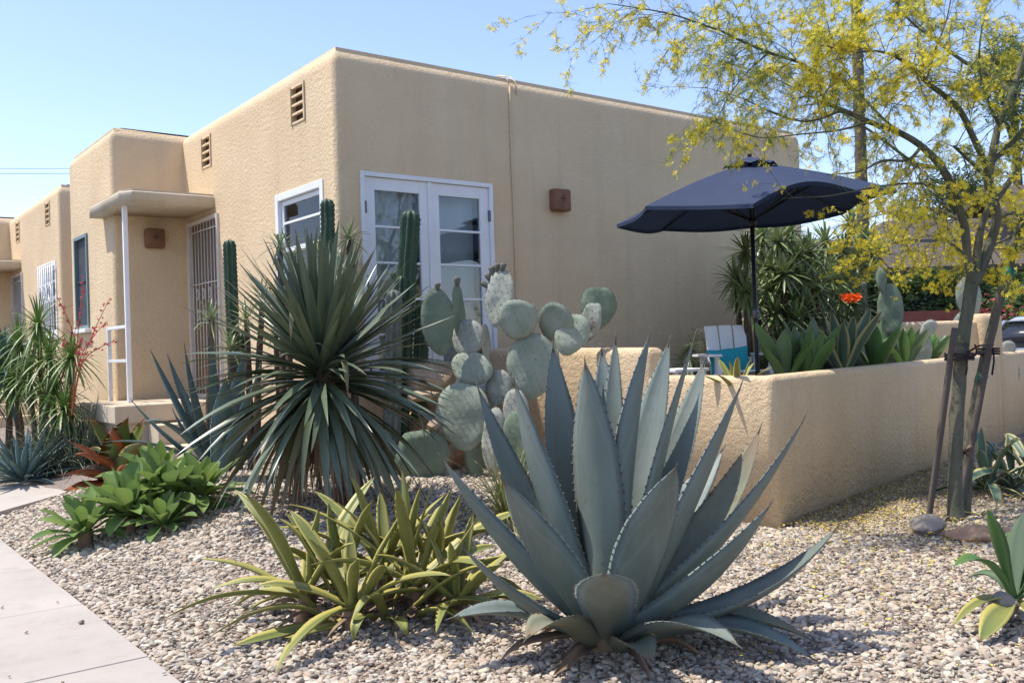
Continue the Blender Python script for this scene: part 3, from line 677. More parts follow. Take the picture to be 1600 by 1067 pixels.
# ------------------------------------------------------------------ soft green agave clump by the walkway
def soft_clump(name, label, c, heads, m, L, wd, group=None, e0=80, e1=-18, n=15):
    t = thing(name, label, 'agave', tuple(c), group); mm = MB()
    for r, fw, up, s in heads:
        q = c + RH*r + FH*fw; q.z = max(q.z, gz(q.x, q.y) if q.y < 0 and q.x < 1.6 else q.z) + up
        rosette(mm, q, n, L*s, wd*s, e0, e1, 'ovate', .10, 0, .42, 0, .16, (V((0, 0, 1))+RH*r*.5+FH*fw*.5).normalized(), 0, 9, .15, 5, .12, None, .03, .003, .3)
    mm.build('foliage', m, t); return t
ac = on_z(225, 832, .06)
t = soft_clump('agave', 'soft light green spineless agave cluster at the walkway edge', ac, [(-.33, -.28, .05, .9), (-.05, -.12, .12, 1.05), (.2, .02, .16, 1.0), (.42, .1, .1, .95), (.02, .25, .22, 1.05), (.25, -.25, .03, .75), (-.2, .08, .1, .9)], MT['attenu'], .40, .125, None, 84, -10, 25)
m_ = MB()
for r, fw in ((-.33, -.28), (-.05, -.12), (.2, .02), (.42, .1), (.02, .25)):
    q = ac+RH*r+FH*fw; m_ = MB(); tube(m_, [q+V((0, 0, -.1)), q+V((0, 0, .08)), q+V((0, 0, .14))], [.06, .05, .03], 8, wob=.3); m_.build('stem', MT['dry'], t)

# blue agave behind the yucca (left), partly hidden
def blue_agave(label, c, specs, dref, m='agave_dark', name='agave', th=.02, teeth=.012):
    t = thing(name, label, 'agave', tuple(c)); mm = MB()
    for (px, py), near, wd, (mx_, my) in specs:
        tip = at(px, py, dref-near); b = V(c)+V((0, 0, .08)); d = tip-b; d.z = 0
        mid = at(mx_, my, dref-near*.55) if mx_ else b.lerp(tip, .5)+V((0, 0, .08))
        b = b + (d.normalized()*.08 if d.length > .01 else V((0, 0, 0)))
        cc = mid*2-(b+tip)*.5
        leaf(mm, b, mid+(mid-(b+tip)*.5)*.3, tip, wd, 'agave', 14, .33, th, V((0, 0, 1))-d*1.1, 0, teeth, 1, cross=7, twist=U(-.2, .2))
    mm.build('foliage', [MT[m], MT['spine']], t); return t
dB = 8.6; bc = at(345, 745, dB); bc.z = gz(bc.x, bc.y)
blue_agave('dusty blue agave half hidden behind the left side of the yucca', bc,
  [((236, 548), .1, .16, (265, 620)), ((205, 624), .3, .15, (250, 680)), ((168, 690), .45, .13, (250, 690)), ((288, 538), -.1, .17, (300, 640)), ((262, 555), -.3, .14, (290, 640)), ((330, 520), -.1, .2, (330, 640)),
   ((385, 545), .15, .22, (365, 650)), ((410, 560), -.1, .2, (385, 650)), ((352, 590), .45, .24, (352, 660)), ((270, 640), .35, .15, (292, 690)), ((300, 620), -.2, .16, (310, 680)), ((440, 640), .1, .2, (400, 690)), ((390, 610), .4, .2, (372, 690)), ((225, 660), .6, .13, (268, 655))], dB)

# rusty red and olive succulent by the walkway
oc = at(190, 742, 9.0); oc.z = gz(oc.x, oc.y)
ol = thing('aloe', 'stressed aloe with olive and rust-orange curled leaves beside the path', 'aloe', tuple(oc)); m_ = MB()
for (px, py), near, wd, mi, (mx_, my) in (((200, 652), .05, .30, 0, (196, 690)), ((138, 655), .1, .15, 0, (160, 690)), ((225, 655), -.1, .16, 0, (215, 690)), ((176, 668), .2, .13, 1, (180, 700)), ((95, 742), .45, .13, 1, (140, 742)), ((118, 712), .35, .15, 1, (150, 715)),
      ((100, 765), .55, .10, 1, (140, 760)), ((110, 690), .2, .10, 1, (145, 715)), ((232, 690), .3, .2, 0, (215, 712)), ((245, 712), .1, .15, 1, (225, 722)), ((170, 760), .6, .13, 0, (180, 745)), ((140, 700), -.1, .12, 0, (165, 710)), ((210, 735), .6, .13, 1, (205, 730))):
    tip = at(px, py, 9.0-near); mid = at(mx_, my, 9.0-near*.5); b = oc+V((0, 0, .04)); d = tip-b; d.z = 0
    leaf(m_, b, mid+(mid-(b+tip)*.5)*.5, tip, wd*1.45, 'agave', 10, .5, .014, V((0, 0, 1))-d*1.5, mi, .010, 1, cross=5, twist=U(-.8, .8), wave=.012)
m_.build('foliage', [MT['olive'], MT['rust']], ol)
m_ = MB()
for i in range(20):
    a = U(0, 6.28); d = V((math.cos(a), math.sin(a), 0)); l = U(.15, .4); b = oc+d*.1+V((0, 0, .05))
    leaf(m_, b, b+d*l*.5+V((0, 0, U(.05, .25))), b+d*l+V((0, 0, U(-.03, .2))), U(.02, .06), 'strap', 6, .6, 0, None, 0, cross=3, twist=U(-2, 2), wave=.03)
m_.build('dead_leaves', MT['dry'], ol)

# ------------------------------------------------------------------ prickly pear: each pad a part, its spines and fruit on it
pc = at(735, 752, 8.55); pc.z = gz(pc.x, pc.y)
pp = thing('prickly_pear', 'grey-green prickly pear with big round pads leaning at the stepped wall', 'cactus', tuple(pc))
def pad(c, w_, h, lean, turn, m, parent, th=.045, tiltf=0, spines=True, name='pad', fruits=(), rag=.03):
    """flat rounded joint: lean rolls it in view, turn yaws it away from the viewer, tiltf tips it back"""
    c = V(c); Rm = Matrix.Rotation(turn, 3, 'Z')
    sx = (Rm @ RH); nf = (Rm @ -FH); up = V((0, 0, 1))
    up = (up*math.cos(tiltf) - nf*math.sin(tiltf)).normalized(); nf = sx.cross(up).normalized()*(1)
    if nf.dot(-FH) < 0 and abs(turn) < 1.5: nf = -nf
    Rl = Matrix.Rotation(lean, 3, nf); sx = Rl @ sx; up = Rl @ up
    mm = MB(); N, Kr = 28, 7; sd_ = U(0, 99)
    def pt(u, a, s):
        r = u; wob = 1+rag*mnoise.noise(V((math.cos(a)*1.4+sd_, math.sin(a)*1.4, 0)))*2
        x = math.cos(a)*w_/2*r*wob; y = math.sin(a)*h/2*r*wob
        x *= 1+.20*(y/(h/2)) if y < 0 else 1+.06*(y/(h/2))
        bulge = th*.62*(1-u**5)**.5 if u < 1 else 0
        z = s*bulge + .018*mnoise.noise(V((x*6+sd_, y*6, 1)))+.05*w_*math.sin(x*5+sd_)*.3
        return c+sx*x+up*y+nf*z
    for s in (1, -1):
        vs = [pt(0, 0, s)]; fs = []
        for k in range(1, Kr+1):
            u = (k/Kr)**.75
            for j in range(N): vs.append(pt(u, 2*PI*j/N, s))
        for j in range(N):
            tri = (0, 1+j, 1+(j+1) % N); fs.append(tri if s > 0 else tri[::-1])
        for k in range(Kr-1):
            for j in range(N):
                q = (1+k*N+j, 1+(k+1)*N+j, 1+(k+1)*N+(j+1) % N, 1+k*N+(j+1) % N); fs.append(q if s > 0 else q[::-1])
        mm.add(vs, fs, 0)
    ob = mm.build(name, [m], parent)
    if spines:
        sp = MB()
        def spk(p, nrm, n=3, L=.028):
            bx = [p+V((U(-.004, .004), U(-.004, .004), U(-.004, .004))) for _ in range(3)]
            sp.add([p+sx*.006, p-sx*.003+up*.0055, p-sx*.003-up*.0055, p+nrm*.005], [(0, 1, 3), (1, 2, 3), (2, 0, 3)], 0)
            for _ in range(n):
                d = (nrm + V((U(-.8, .8), U(-.8, .8), U(-.8, .8)))).normalized()*L*U(.5, 1.2); q = d.cross(V((.3, .5, .8))).normalized()*.0009
                sp.add([p-q, p+q, p+d], [(0, 1, 2)], 1, smooth=False)
        st = .066
        for s in (1, -1):
            for i in range(-8, 9):
                for j in range(-8, 9):
                    x = (i+(j % 2)*.5)*st; y = j*st*.9; rr = math.hypot(x/(w_/2), y/(h/2))
                    if rr > .9: continue
                    spk(pt(rr, math.atan2(y/(h/2), x/(w_/2)), s)+nf*s*.0015, nf*s, 3, .026)
        for j in range(26):
            a = 2*PI*j/26+U(-.05, .05); p = pt(.995, a, 1); spk(p, (p-c).normalized(), 4, .034)
        sp.build('spines', [MT['areole'], MT['needle']], ob)['kind'] = 'stuff'
    for a, l in fruits:
        p = pt(.97, a, 1); d = (p-c).normalized(); fm = MB()
        tube(fm, [p-d*.015, p+d*l*.25, p+d*l*.7, p+d*l*.95, p+d*l*.9], [.014, .024, .030, .026, .012], 10, wob=.4)
        fm.build('fruit', MT['fruit'], ob)
    return ob
PK = FPX
def padpx(px, py, d, w_, h, lean=0, turn=0, m='pad', tiltf=0, **k):
    pad(at(px, py, d), 1.14*w_*d/PK/max(abs(math.cos(turn)), .25), 1.10*h*d/PK, lean, turn, MT[m], pp, tiltf=tiltf, **k)
padpx(660, 716, 8.45, 74, 88, .15, .15, 'padd', -.1, th=.09, rag=.07)
padpx(724, 651, 8.45, 78, 98, .05, -.2, 'pad', .05, th=.06)
padpx(737, 576, 8.55, 60, 50, -.3, -.35, 'pad', .15)
padpx(731, 529, 8.6, 48, 54, -.25, -.3, 'padp', .1, th=.035)
padpx(684, 503, 8.5, 46, 96, .05, .25, 'padd', 0, fruits=((1.45, .055),))
padpx(716, 488, 8.65, 16, 78, .08, 1.2, 'padd', 0, th=.02, fruits=((1.55, .075),), spines=False)
padpx(759, 534, 8.6, 13, 50, .05, 1.25, 'padp', 0, th=.015, spines=False)
padpx(779, 606, 8.5, 36, 54, -.25, -.4, 'padp', 0, th=.03)
padpx(832, 572, 8.45, 72, 94, -.12, -.15, 'pad', .03, th=.055)
padpx(809, 499, 8.4, 56, 58, -.1, -.1, 'pad', -.15, th=.055)
padpx(780, 466, 8.5, 40, 84, -.12, -.55, 'padp', .05, th=.04, fruits=((1.5, .06), (1.85, .06), (2.15, .065), (2.45, .06), (2.75, .065)))
padpx(868, 503, 8.45, 46, 62, -.6, -.5, 'pad', -.35, th=.035)
padpx(893, 523, 8.4, 46, 62, -.45, -.3, 'pad', .1, th=.035)
padpx(934, 481, 8.6, 50, 66, -.35, .3, 'padd', .1, th=.03, rag=.08)
padpx(922, 504, 8.5, 28, 60, -.3, -.5, 'padp', 0, th=.03, rag=.07)
padpx(806, 645, 8.35, 36, 70, .05, -.5, 'padp', 0, th=.04)
padpx(772, 690, 8.3, 36, 96, -.1, -.4, 'padp', 0, th=.06)
padpx(742, 712, 8.5, 28, 80, .05, .3, 'padd', 0, th=.07, spines=False)
padpx(812, 690, 8.2, 46, 90, .1, -.3, 'padd', 0, th=.05)

# boulders behind and under it
def rock(name, label, c, s, m, group=None, seed=0, flat=1.0, rot=0):
    bm = bmesh.new(); bmesh.ops.create_icosphere(bm, subdivisions=4, radius=1)
    Rz = Matrix.Rotation(rot, 3, 'Z'); vs = []
    for v in bm.verts:
        p = v.co.copy(); n = mnoise.fractal(p*1.3+V((seed, 0, 0)), .9, 2.1, 4); p *= 1+.20*n
        for k in range(5):
            ax = V((math.sin(seed+k*2.1), math.cos(seed*1.7+k*1.3), math.sin(k*1.9+seed*.6)*.8)).normalized(); dd = p.dot(ax)
            if dd > .72: p -= ax*(dd-.72)*.8
        vs.append(V(c)+Rz @ V((p.x*s[0], p.y*s[1], p.z*s[2])))
    mm = MB(); mm.add(vs, [[v.index for v in f.verts] for f in bm.faces]); bm.free()
    return tag(mm.build(name, m, origin=c), label, 'rock', group)
yawR = math.atan2(RH.y, RH.x)
rock('boulder', 'pitted tan boulder behind the yucca leaf tips, left of the prickly pear', at(668, 592, 8.95), (.30, .26, .20), MT['rocktan'], None, 3, rot=yawR)
rock('boulder', 'flat pale ledge stone jutting out under the pitted tan boulder', at(664, 618, 8.6), (.17, .15, .05), MT['rocktan'], None, 5, rot=yawR)
rock('boulder', 'small tan stone poking out below the flat ledge stone', at(678, 664, 8.4), (.06, .06, .045), MT['rocktan'], None, 8, rot=yawR)
rock('boulder', 'orange-brown broken stone wedged under the prickly pear pads', at(712, 712, 8.75), (.13, .12, .13), MT['rockwarm'], None, 11, rot=yawR)
rock('boulder', 'large tan base boulder hidden in the shade behind the prickly pear', at(690, 675, 9.1), (.42, .3, .30), MT['rockwarm'], None, 13, rot=yawR)

# ------------------------------------------------------------------ column cacti
def column(mm, base, top, r, ribs=6, mi=0, bend=0, dep=.62):
    base, top = V(base), V(top); L = (top-base).length; K = max(10, int(L/.022)); N = ribs*4; vs = []
    ax = (top-base).normalized(); x = ax.cross(V((.2, .9, .1))).normalized(); y = ax.cross(x)
    for i in range(K+1):
        t = i/K; p = base.lerp(top, t)+x*bend*math.sin(t*PI); rr = r*(.82+.18*min(1, t*3))*(1+.05*mnoise.noise(V((t*L*5, r*50, base.x))))
        s = L*(1-t)
        if s < r*1.3: rr *= math.sqrt(max(0, 1-(1-s/(r*1.3))**2))*.97+.03
        for j in range(N):
            a = 2*PI*j/N+t*.15; k = 1+dep*(abs(math.cos((a-t*.15)*ribs/2))**1.4-.6); k *= 1+(.13*(i % 2) if j % 4 == 0 else 0); vs.append(p+x*math.cos(a)*rr*k+y*math.sin(a)*rr*k)
    fs = [(i*N+j, i*N+(j+1) % N, (i+1)*N+(j+1) % N, (i+1)*N+j) for i in range(K) for j in range(N)]+[tuple(range(K*N, K*N+N))]
    mm.add(vs, fs, mi)
    for i in range(1, K):
        for j in range(ribs):
            if i % 2 and random.random() < .8:
                t = i/K; p = vs[i*N+j*4]; c = base.lerp(top, t)+x*bend*math.sin(t*PI); d = (p-c).normalized()
                for _ in range(3):
                    e = (d+V((U(-.7, .7), U(-.7, .7), U(-.7, .7)))).normalized()*.022; q = e.cross(ax).normalized()*.0012
                    mm.add([p-q, p+q, p+e], [(0, 1, 2)], 2, smooth=False)
def cactus(label, stems, group=None):
    b0 = V(stems[0][0]); t = thing('column_cactus', label, 'cactus', tuple(b0), group)
    for b, tp, r, mi, bend in stems:
        mm = MB(); column(mm, b, tp, r*.82, 7, mi, bend); mm.build('stem', [MT['column'], MT['column_old'], MT['needle']], t)
def gpt(px, py, d):
    p = at(px, py, d); p.z = gz(p.x, p.y)-.05; return p
cactus('slim dark green column cactus in front of the porch door, left of the yucca', [(gpt(372, 700, 9.6), at(358, 374, 9.6), .062, 0, .0), (gpt(368, 700, 9.75), at(379, 520, 9.75), .05, 0, .0)])
cactus('dark green column cactus before the corner sash window', [(gpt(517, 700, 8.75), at(511, 310, 8.75), .062, 0, 0), (gpt(500, 700, 8.6), at(478, 430, 8.6), .05, 0, 0)])
cactus('tall branching column cactus with grey ribs in front of the French doors', [(gpt(622, 720, 8.9), at(642, 328, 8.9), .088, 0, .02), (gpt(602, 720, 8.85), at(629, 430, 8.85), .07, 0, 0),
   (gpt(612, 720, 8.75), at(615, 452, 8.75), .075, 1, 0), (at(640, 470, 8.92), at(611, 425, 8.9), .022, 0, .01), (gpt(650, 720, 8.95), at(660, 470, 8.95), .07, 0, 0)])
# narrow spiky shoots among them
def fan_shrub(name, label, heads, m, L, wd, n, stems_m, cat='plant', e0=86, e1=-40, droop=.25, kind='yucca', group=None, cross=3):
    b0 = V(heads[0][0]); t = thing(name, label, cat, (b0.x, b0.y, min(heads[0][2], b0.z)), group); mm, ms = MB(), MB()
    for top, s, zb, bx in heads:
        top = V(top); base = V((top.x+bx[0], top.y+bx[1], zb))
        sp = spline([(base+V((0, 0, -.08)), .035*s+.008), (base.lerp(top, .5)+V((U(-.05, .05), U(-.05, .05), 0)), .028*s+.006), (top, .02*s+.006)], 5)
        ms = MB(); tube(ms, [p for p, r in sp], [r for p, r in sp], 7, wob=.3); ms.build('stem', stems_m, t)
        rosette(mm, top, n, L*s, wd, e0, e1, kind, droop, 0, .3, 0, .14, (top-base+V((0, 0, .5))).normalized(), 0, 6, .2, cross, .06, None, .012, 0, .3)
    mm.build('foliage', m, t); return t
h = []
for px, py, d in ((437, 385, 8.7), (545, 375, 8.8), (502, 400, 8.9), (455, 420, 8.6), (530, 420, 8.7)):
    p = at(px, py, d); h.append((p, 1.0, gz(p.x, p.y), (U(-.1, .1), U(-.1, .1))))
fan_shrub('dracaena', 'thin yellow-green spiky shoots sticking up behind the yucca at the house corner', h, MT['dracaena'], .24, .020, 26, MT['bark'], 'dracaena')
h = []
for px, py, d in ((330, 500, 9.3), (385, 500, 9.2), (360, 545, 9.1), (410, 470, 9.2), (430, 520, 9.0)):
    p = at(px, py, d); h.append((p, 1.0, gz(p.x, p.y), (U(-.1, .1), U(-.1, .1))))
fan_shrub('dracaena', 'low green spiky shoots in front of the porch landing', h, MT['dracaena'], .26, .020, 26, MT['bark'], 'dracaena')

# straw coloured grass tuft between prickly pear and the big agave
tc = gpt(795, 815, 7.0); tg = thing('grass_tuft', 'straw-coloured grass tuft behind the left of the huge blue agave', 'grass', tuple(tc)); m_ = MB()
rosette(m_, tc+V((0, 0, .1)), 190, .62, .012, 88, -22, 'grass', .35, 0, .3, 0, .2, V((0, 0, 1)), 0, 6, .35, 3, .18, None, .05, 0, .4)
m_.build('foliage', MT['yelgrass'], tg)

# ------------------------------------------------------------------ planting left of the porch
q = gpt(62, 690, 11.6)
h = [(at(112, 560, 11.0), .8, q.z, (0, .1)), (at(30, 540, 11.9), 1, q.z, (.0, .1)), (at(100, 640, 10.9), .8, q.z, (0, 0)), (at(60, 510, 11.6), 1.0, q.z, (.02, .05)), (at(78, 560, 11.3), 1.0, q.z, (.0, .1)), (at(45, 590, 11.5), .9, q.z, (.05, .0)), (at(85, 610, 11.2), .9, q.z, (0, 0)), (at(20, 600, 11.8), .9, q.z, (.1, 0))]
fan_shrub('dracaena', 'bright green strap-leaved plant with fountain heads at the left edge of the porch bed', h, MT['ponytail'], .52, .026, 70, MT['bark'], 'dracaena', 86, -60, .42)
q = gpt(8, 640, 12.2)
h = [(at(8, 575, 12.2), 1.2, q.z, (0, 0)), (at(-40, 590, 12.0), 1.2, q.z, (0, 0))]
fan_shrub('yucca', 'dark teal-green sword plant cut off by the left edge of the photo', h, MT['agave_dark'], .62, .06, 60, MT['bark'], 'yucca', 84, -50, .2)
q = gpt(110, 690, 10.9); hs = thing('grass_tuft', 'fine grey-green grassy clump under the red flower stalks', 'grass', tuple(q)); m_ = MB()
for dx, dz in ((0, 0), (.18, .05), (-.2, 0)):
    rosette(m_, q+RH*dx+V((0, 0, .05)), 120, .72, .016, 86, 5, 'grass', .35, 0, .3, 0, .2, V((0, 0, 1)), 0, 6, .3, 3, .18, None, .05, 0, .4)
m_.build('foliage', MT['hesper'], hs)
hp = thing('red_yucca', 'red yucca with coral-red flower stalks leaning before the screened window', 'red yucca', tuple(q+FH*.3)); m_ = MB(); fl = MB(); ls = MB()
rosette(ls, q+FH*.3+V((0, 0, .05)), 90, .8, .02, 86, 30, 'grass', .2, 0, .4, 0, .2, V((0, 0, 1)), 0, 6, .3, 3, .08, None, .08, 0, .4)
def bell(mm, p, d, s, n=5, mi=0):
    d = V(d).normalized(); x = d.cross(V((.31, .2, .9))).normalized(); y = d.cross(x)
    for k in range(n):
        a = 2*PI*k/n+U(-.2, .2); e = x*math.cos(a)+y*math.sin(a); f_ = x*math.cos(a+1.1)+y*math.sin(a+1.1)
        mm.add([p, p+e*s*.8+d*s*.6, p+(e+f_)*s*.55+d*s*1.0, p+f_*s*.6+d*s*.5], [(0, 1, 2, 3)], mi)
for (bx, by), (mx_, my), (tx, ty), d in (((110, 650), (120, 540), (130, 437), 10.9), ((112, 650), (130, 560), (170, 468), 10.8), ((105, 650), (118, 540), (90, 465), 11.0), ((112, 650), (125, 560), (165, 503), 10.7), ((112, 650), (130, 565), (182, 530), 10.7), ((100, 650), (105, 560), (100, 533), 11.1), ((108, 650), (122, 560), (128, 528), 10.9)):
    sp = spline([(at(bx, by, d), .008), (at(mx_, my, d), .006), (at(tx, ty, d), .003)], 12); tube(m_, [p for p, r in sp], [r for p, r in sp], 5)
    for p, r in sp[11:]:
        for _ in range(random.choice((1, 2, 3))): bell(fl, p+V((U(-.025, .025), U(-.025, .025), U(-.025, .025))), V((U(-1, 1), U(-1, 1), U(-1, .5))), U(.013, .024))
ls.build('foliage', MT['hesper'], hp); m_.build('stem', MT['rust'], hp); fl.build('blossoms', MT['coralred'], hp)
q = gpt(38, 728, 10.4); a1 = thing('agave', 'low grey-green narrow-leaved agave on the gravel at far left', 'agave', tuple(q)); m_ = MB()
rosette(m_, q+V((0, 0, .08)), 46, .62, .075, 80, 2, 'agave', .04, 0, .35, .012, .12, V((0, 0, 1)), .006, 8, .15, 5, .05, None, .05, 0, .15); m_.build('foliage', [MT['agave_dark'], MT['spine']], a1)
q = gpt(8, 665, 11.0); a2 = thing('grass_tuft', 'yellow-green spiky tuft above the low agave at far left', 'grass', tuple(q)); m_ = MB()
rosette(m_, q+V((0, 0, .1)), 60, .42, .02, 86, 0, 'grass', .1, 0, .3, 0, .2, V((0, 0, 1)), 0, 5, .3, 3, .1, None, .04, 0, .3); m_.build('foliage', MT['yelgrass'], a2)
q = gpt(95, 700, 10.6); a3 = thing('grass_tuft', 'grey-green needle tuft between the low agave and the porch landing', 'grass', tuple(q)); m_ = MB()
for dx in (-.15, .15): rosette(m_, q+RH*dx+V((0, 0, .05)), 110, .55, .013, 88, 10, 'grass', .15, 0, .3, 0, .25, V((0, 0, 1)), 0, 5, .35, 3, .1, None, .05, 0, .4)
m_.build('foliage', MT['hesper'], a3)

# ------------------------------------------------------------------ planting on the right
c = on_z(1585, 960, 0); d0 = (c-CAM).dot(CF)
blue = [((1543, 795), .1, .10, (1560, 860)), ((1490, 885), .15, .09, (1540, 880)), ((1487, 980), .3, .07, (1535, 940)), ((1532, 1030), .45, .12, (1562, 960)), ((1600, 800), -.1, .12, (1592, 870)), ((1640, 800), 0, .12, (1620, 870)), ((1680, 860), .1, .12, (1640, 900)), ((1650, 1000), .4, .12, (1620, 960)), ((1575, 830), -.25, .10, (1580, 880)), ((1510, 905), -.2, .08, (1550, 900)), ((1620, 770), -.3, .11, (1605, 860))]
t = thing('agave', 'green agave with drooping leaves at the right edge, next to a round stone', 'agave', tuple(c)); m_ = MB()
for (px, py), near, wd, (mx_, my) in blue:
    tip, mid = at(px, py, d0-near), at(mx_, my, d0-near*.6); tip.z = max(tip.z, .02); b = c+V((0, 0, .06)); d = tip-b; d.z = 0
    leaf(m_, b, mid*2-(b+tip)*.5, tip, wd, 'ovate' if wd > .08 else 'strap', 12, .5, .008, V((0, 0, 1))-d*1.0, 1 if py > 970 else 0, cross=5, twist=U(-.4, .4))
m_.build('foliage', [MT['attenu2'], MT['yelagave']], t)
c = gpt(1560, 745, 8.2); c.z = 0; t = thing('agave', 'cream-striped agave against the low wall behind the tree stakes', 'agave', tuple(c)); m_ = MB()
for dx, s in ((-.10, 1), (.32, 1.1), (.12, .8)): rosette(m_, c+RH*dx+V((0, 0, .05)), 13, .60*s, .10, 80, -8, 'ovate', .35, 0, .5, .006, .2, V((0, 0, 1)), 0, 9, .25, 5, .25, None, .03, .006, .8)
m_.build('foliage', MT['varieg'], t)
rock('rock', 'rounded grey-brown rock at the foot of the tree', V((*on_z(1450, 832, 0).xy, .05)), (.17, .12, .085), MT['rock'], None, 21, rot=.3)
rock('rock', 'flat reddish-brown stone beside the grey-brown rock at the tree foot', V((*on_z(1530, 842, 0).xy, .03)), (.22, .13, .065), MT['rockwarm'], None, 24, rot=yawR-.3)
rock('rock', 'round purplish stone under the drooping agave leaf at the right edge', V((*on_z(1562, 968, 0).xy, .06)), (.09, .08, .075), MT['rock'], None, 29)
rock('rock', 'small dark stone lying alone on the walkway', V((*on_z(127, 974, .02).xy, .03)), (.016, .013, .011), MT['rock'], None, 33)

# ------------------------------------------------------------------ inside the patio
# parasol
ub = at(1183, 560, 9.3); ub.z = .71; uc = V((ub.x, ub.y, 0))
um = thing('parasol', 'navy blue market parasol with a dark pole standing in the patio', 'parasol', tuple(ub), )
m_ = MB(); tube(m_, [ub, ub+V((0, 0, .3)), V((ub.x-.01, ub.y, 3.20))], .021, 10); m_.build('pole', MT['blackpole'], um)
m_ = MB(); tube(m_, [V((ub.x, ub.y, .66)), V((ub.x, ub.y, .77)), V((ub.x, ub.y, .79)), V((ub.x, ub.y, 1.05))], [.24, .22, .04, .03], 20); m_.build('base', MT['blackpole'], um)
apex = V((ub.x-.01, ub.y, 3.16)); tipz = [2.63, 2.66, 2.56, 2.64, 2.80, 2.74, 2.70, 2.68]; TP = []
for k in range(8):
    a = math.radians(166+45*k); TP.append(V((uc.x, uc.y, 0))+RH*math.cos(a)*1.34+FH*math.sin(a)*1.34+V((0, 0, tipz[k])))
bil = [.02, .03, .19, .06, .05, -.02, -.01, -.02]
cn = MB(); S, T_ = 12, 12
for k in range(8):
    A, B = TP[k], TP[(k+1) % 8]; vs = []
    for j in range(T_+1):
        v = .14+.86*j/T_
        for i in range(S+1):
            u = i/S; sag = .03*math.sin(v*PI)
            p = apex.lerp(A, v).lerp(apex.lerp(B, v), u); arc = math.sin(u*PI)
            p = p + V((0, 0, (bil[k]*v*v - .03*v)*arc + sag + .004*math.sin(v*40+k)*arc)) - (V((p.x-uc.x, p.y-uc.y, 0)))*.045*arc*v
            vs.append(p)
    W_ = S+1; fs = [(j*W_+i, j*W_+i+1, (j+1)*W_+i+1, (j+1)*W_+i) for j in range(T_) for i in range(S)]
    cn.add(vs, fs, 0)
    hem = [vs[T_*W_+i] for i in range(W_)]; cn.add(hem+[p+V((0, 0, -.035)) for p in hem], [(i, i+1, W_+i+1, W_+i) for i in range(S)], 0)
can = cn.build('canopy', MT['navy'], um)
vm = MB(); vs = [apex+V((0, 0, .055))]
for k in range(16):
    a = math.radians(166+22.5*k); r = .27 if k % 2 == 0 else .24; vs.append(apex+RH*math.cos(a)*r+FH*math.sin(a)*r+V((0, 0, -.055+(.035 if k % 2 else 0))))
vm.add(vs, [(0, 1+k, 1+(k+1) % 16) for k in range(16)], 0); vm.build('vent_cap', MT['navy'], can)
fm = MB(); tube(fm, [apex+V((0, 0, .04)), apex+V((0, 0, .08)), apex+V((0, 0, .1))], [.02, .022, .006], 8); fm.build('finial', MT['blackpole'], um)
hub = V((ub.x, ub.y, 2.58))
for k in range(8):
    rb = MB(); tube(rb, [apex+V((0, 0, -.04)), TP[k]+V((0, 0, -.012))], .008, 6)
    mid = apex.lerp(TP[k], .5)+V((0, 0, -.03)); tube(rb, [hub, mid], .008, 6); rb.build('rib', MT['blackpole'], um)
m_ = MB(); tube(m_, [hub+V((0, 0, -.05)), hub+V((0, 0, .03))], .04, 10); m_.build('hub', MT['blackpole'], um)
m_ = MB(); tube(m_, [V((ub.x, ub.y, 1.62)), V((ub.x, ub.y, 1.72))], .032, 10); tube(m_, [V((ub.x, ub.y, 1.67))-FH*.0, V((ub.x, ub.y, 1.67))-FH*.09, V((ub.x, ub.y, 1.60))-FH*.10], .010, 6); m_.build('crank', MT['iron'], um)

# white wooden armchair (built facing -Y, then turned)
def adirondack(label, loc, rz, group):
    t = thing('garden_chair', label, 'chair', (0, 0, 0), group, local=True); m = MT['chair']; mm = MB()
    rc = math.radians(17)
    for i, x in enumerate((-.15, 0, .15)):
        b = V((x*.92, .22, .30)); hgt = (.575, .58, .575)[i]; up = V(((x*.20), math.sin(rc), math.cos(rc))).normalized()
        c_ = b+up*hgt/2; sd_ = V((1, 0, -x*.2)).normalized(); obox(mm, c_, sd_, up.cross(sd_), up, .067, .010, hgt/2)
    obox(mm, (0, .29, .48), (1, 0, 0), (0, math.cos(rc), -math.sin(rc)), (0, math.sin(rc), math.cos(rc)), .25, .012, .035); mm.build('backrest', m, t)
    mm = MB()
    for i in range(5):
        y = -.28+.115*i; obox(mm, (0, y, .37-.028*i), (1, 0, 0), (0, 1, -.24), (0, .24, 1), .26, .052, .010)
    mm.build('seat', m, t)
    for s in (-1, 1):
        mm = MB(); obox(mm, (s*.31, -.02, .545), (1, 0, 0), (0, 1, 0), (0, 0, 1), .062, .36, .011); mm.build('armrest', m, t)
        mm = MB(); obox(mm, (s*.275, -.28, .265), (1, 0, 0), (0, 1, 0), (0, 0, 1), .012, .05, .265); mm.build('leg', m, t)
        mm = MB(); obox(mm, (s*.255, .10, .21), (1, 0, 0), (0, 1, -.42), (0, .42, 1), .012, .48, .05); obox(mm, (s*.275, .30, .34), (1, 0, 0), (0, 1, 0), (0, 0, 1), .012, .045, .20); mm.build('leg', m, t)
    t.location = loc; t.rotation_euler = (0, 0, rz); return t
c1 = at(1150, 560, 9.75); cz = .72
rz = math.atan2(FH.x*-1, FH.y)+math.radians(3)
ch = adirondack('white slatted armchair with a teal pillow under the navy parasol', (c1.x, c1.y, cz), rz, 'white slatted garden chairs')
c2 = at(948, 560, 9.6)
ch2 = dup(ch); ch2.location = (c2.x, c2.y, .745); ch2.rotation_euler = (0, 0, rz+math.radians(70)); ch2['label'] = 'white garden chair whose back tip shows over the raised wall end'
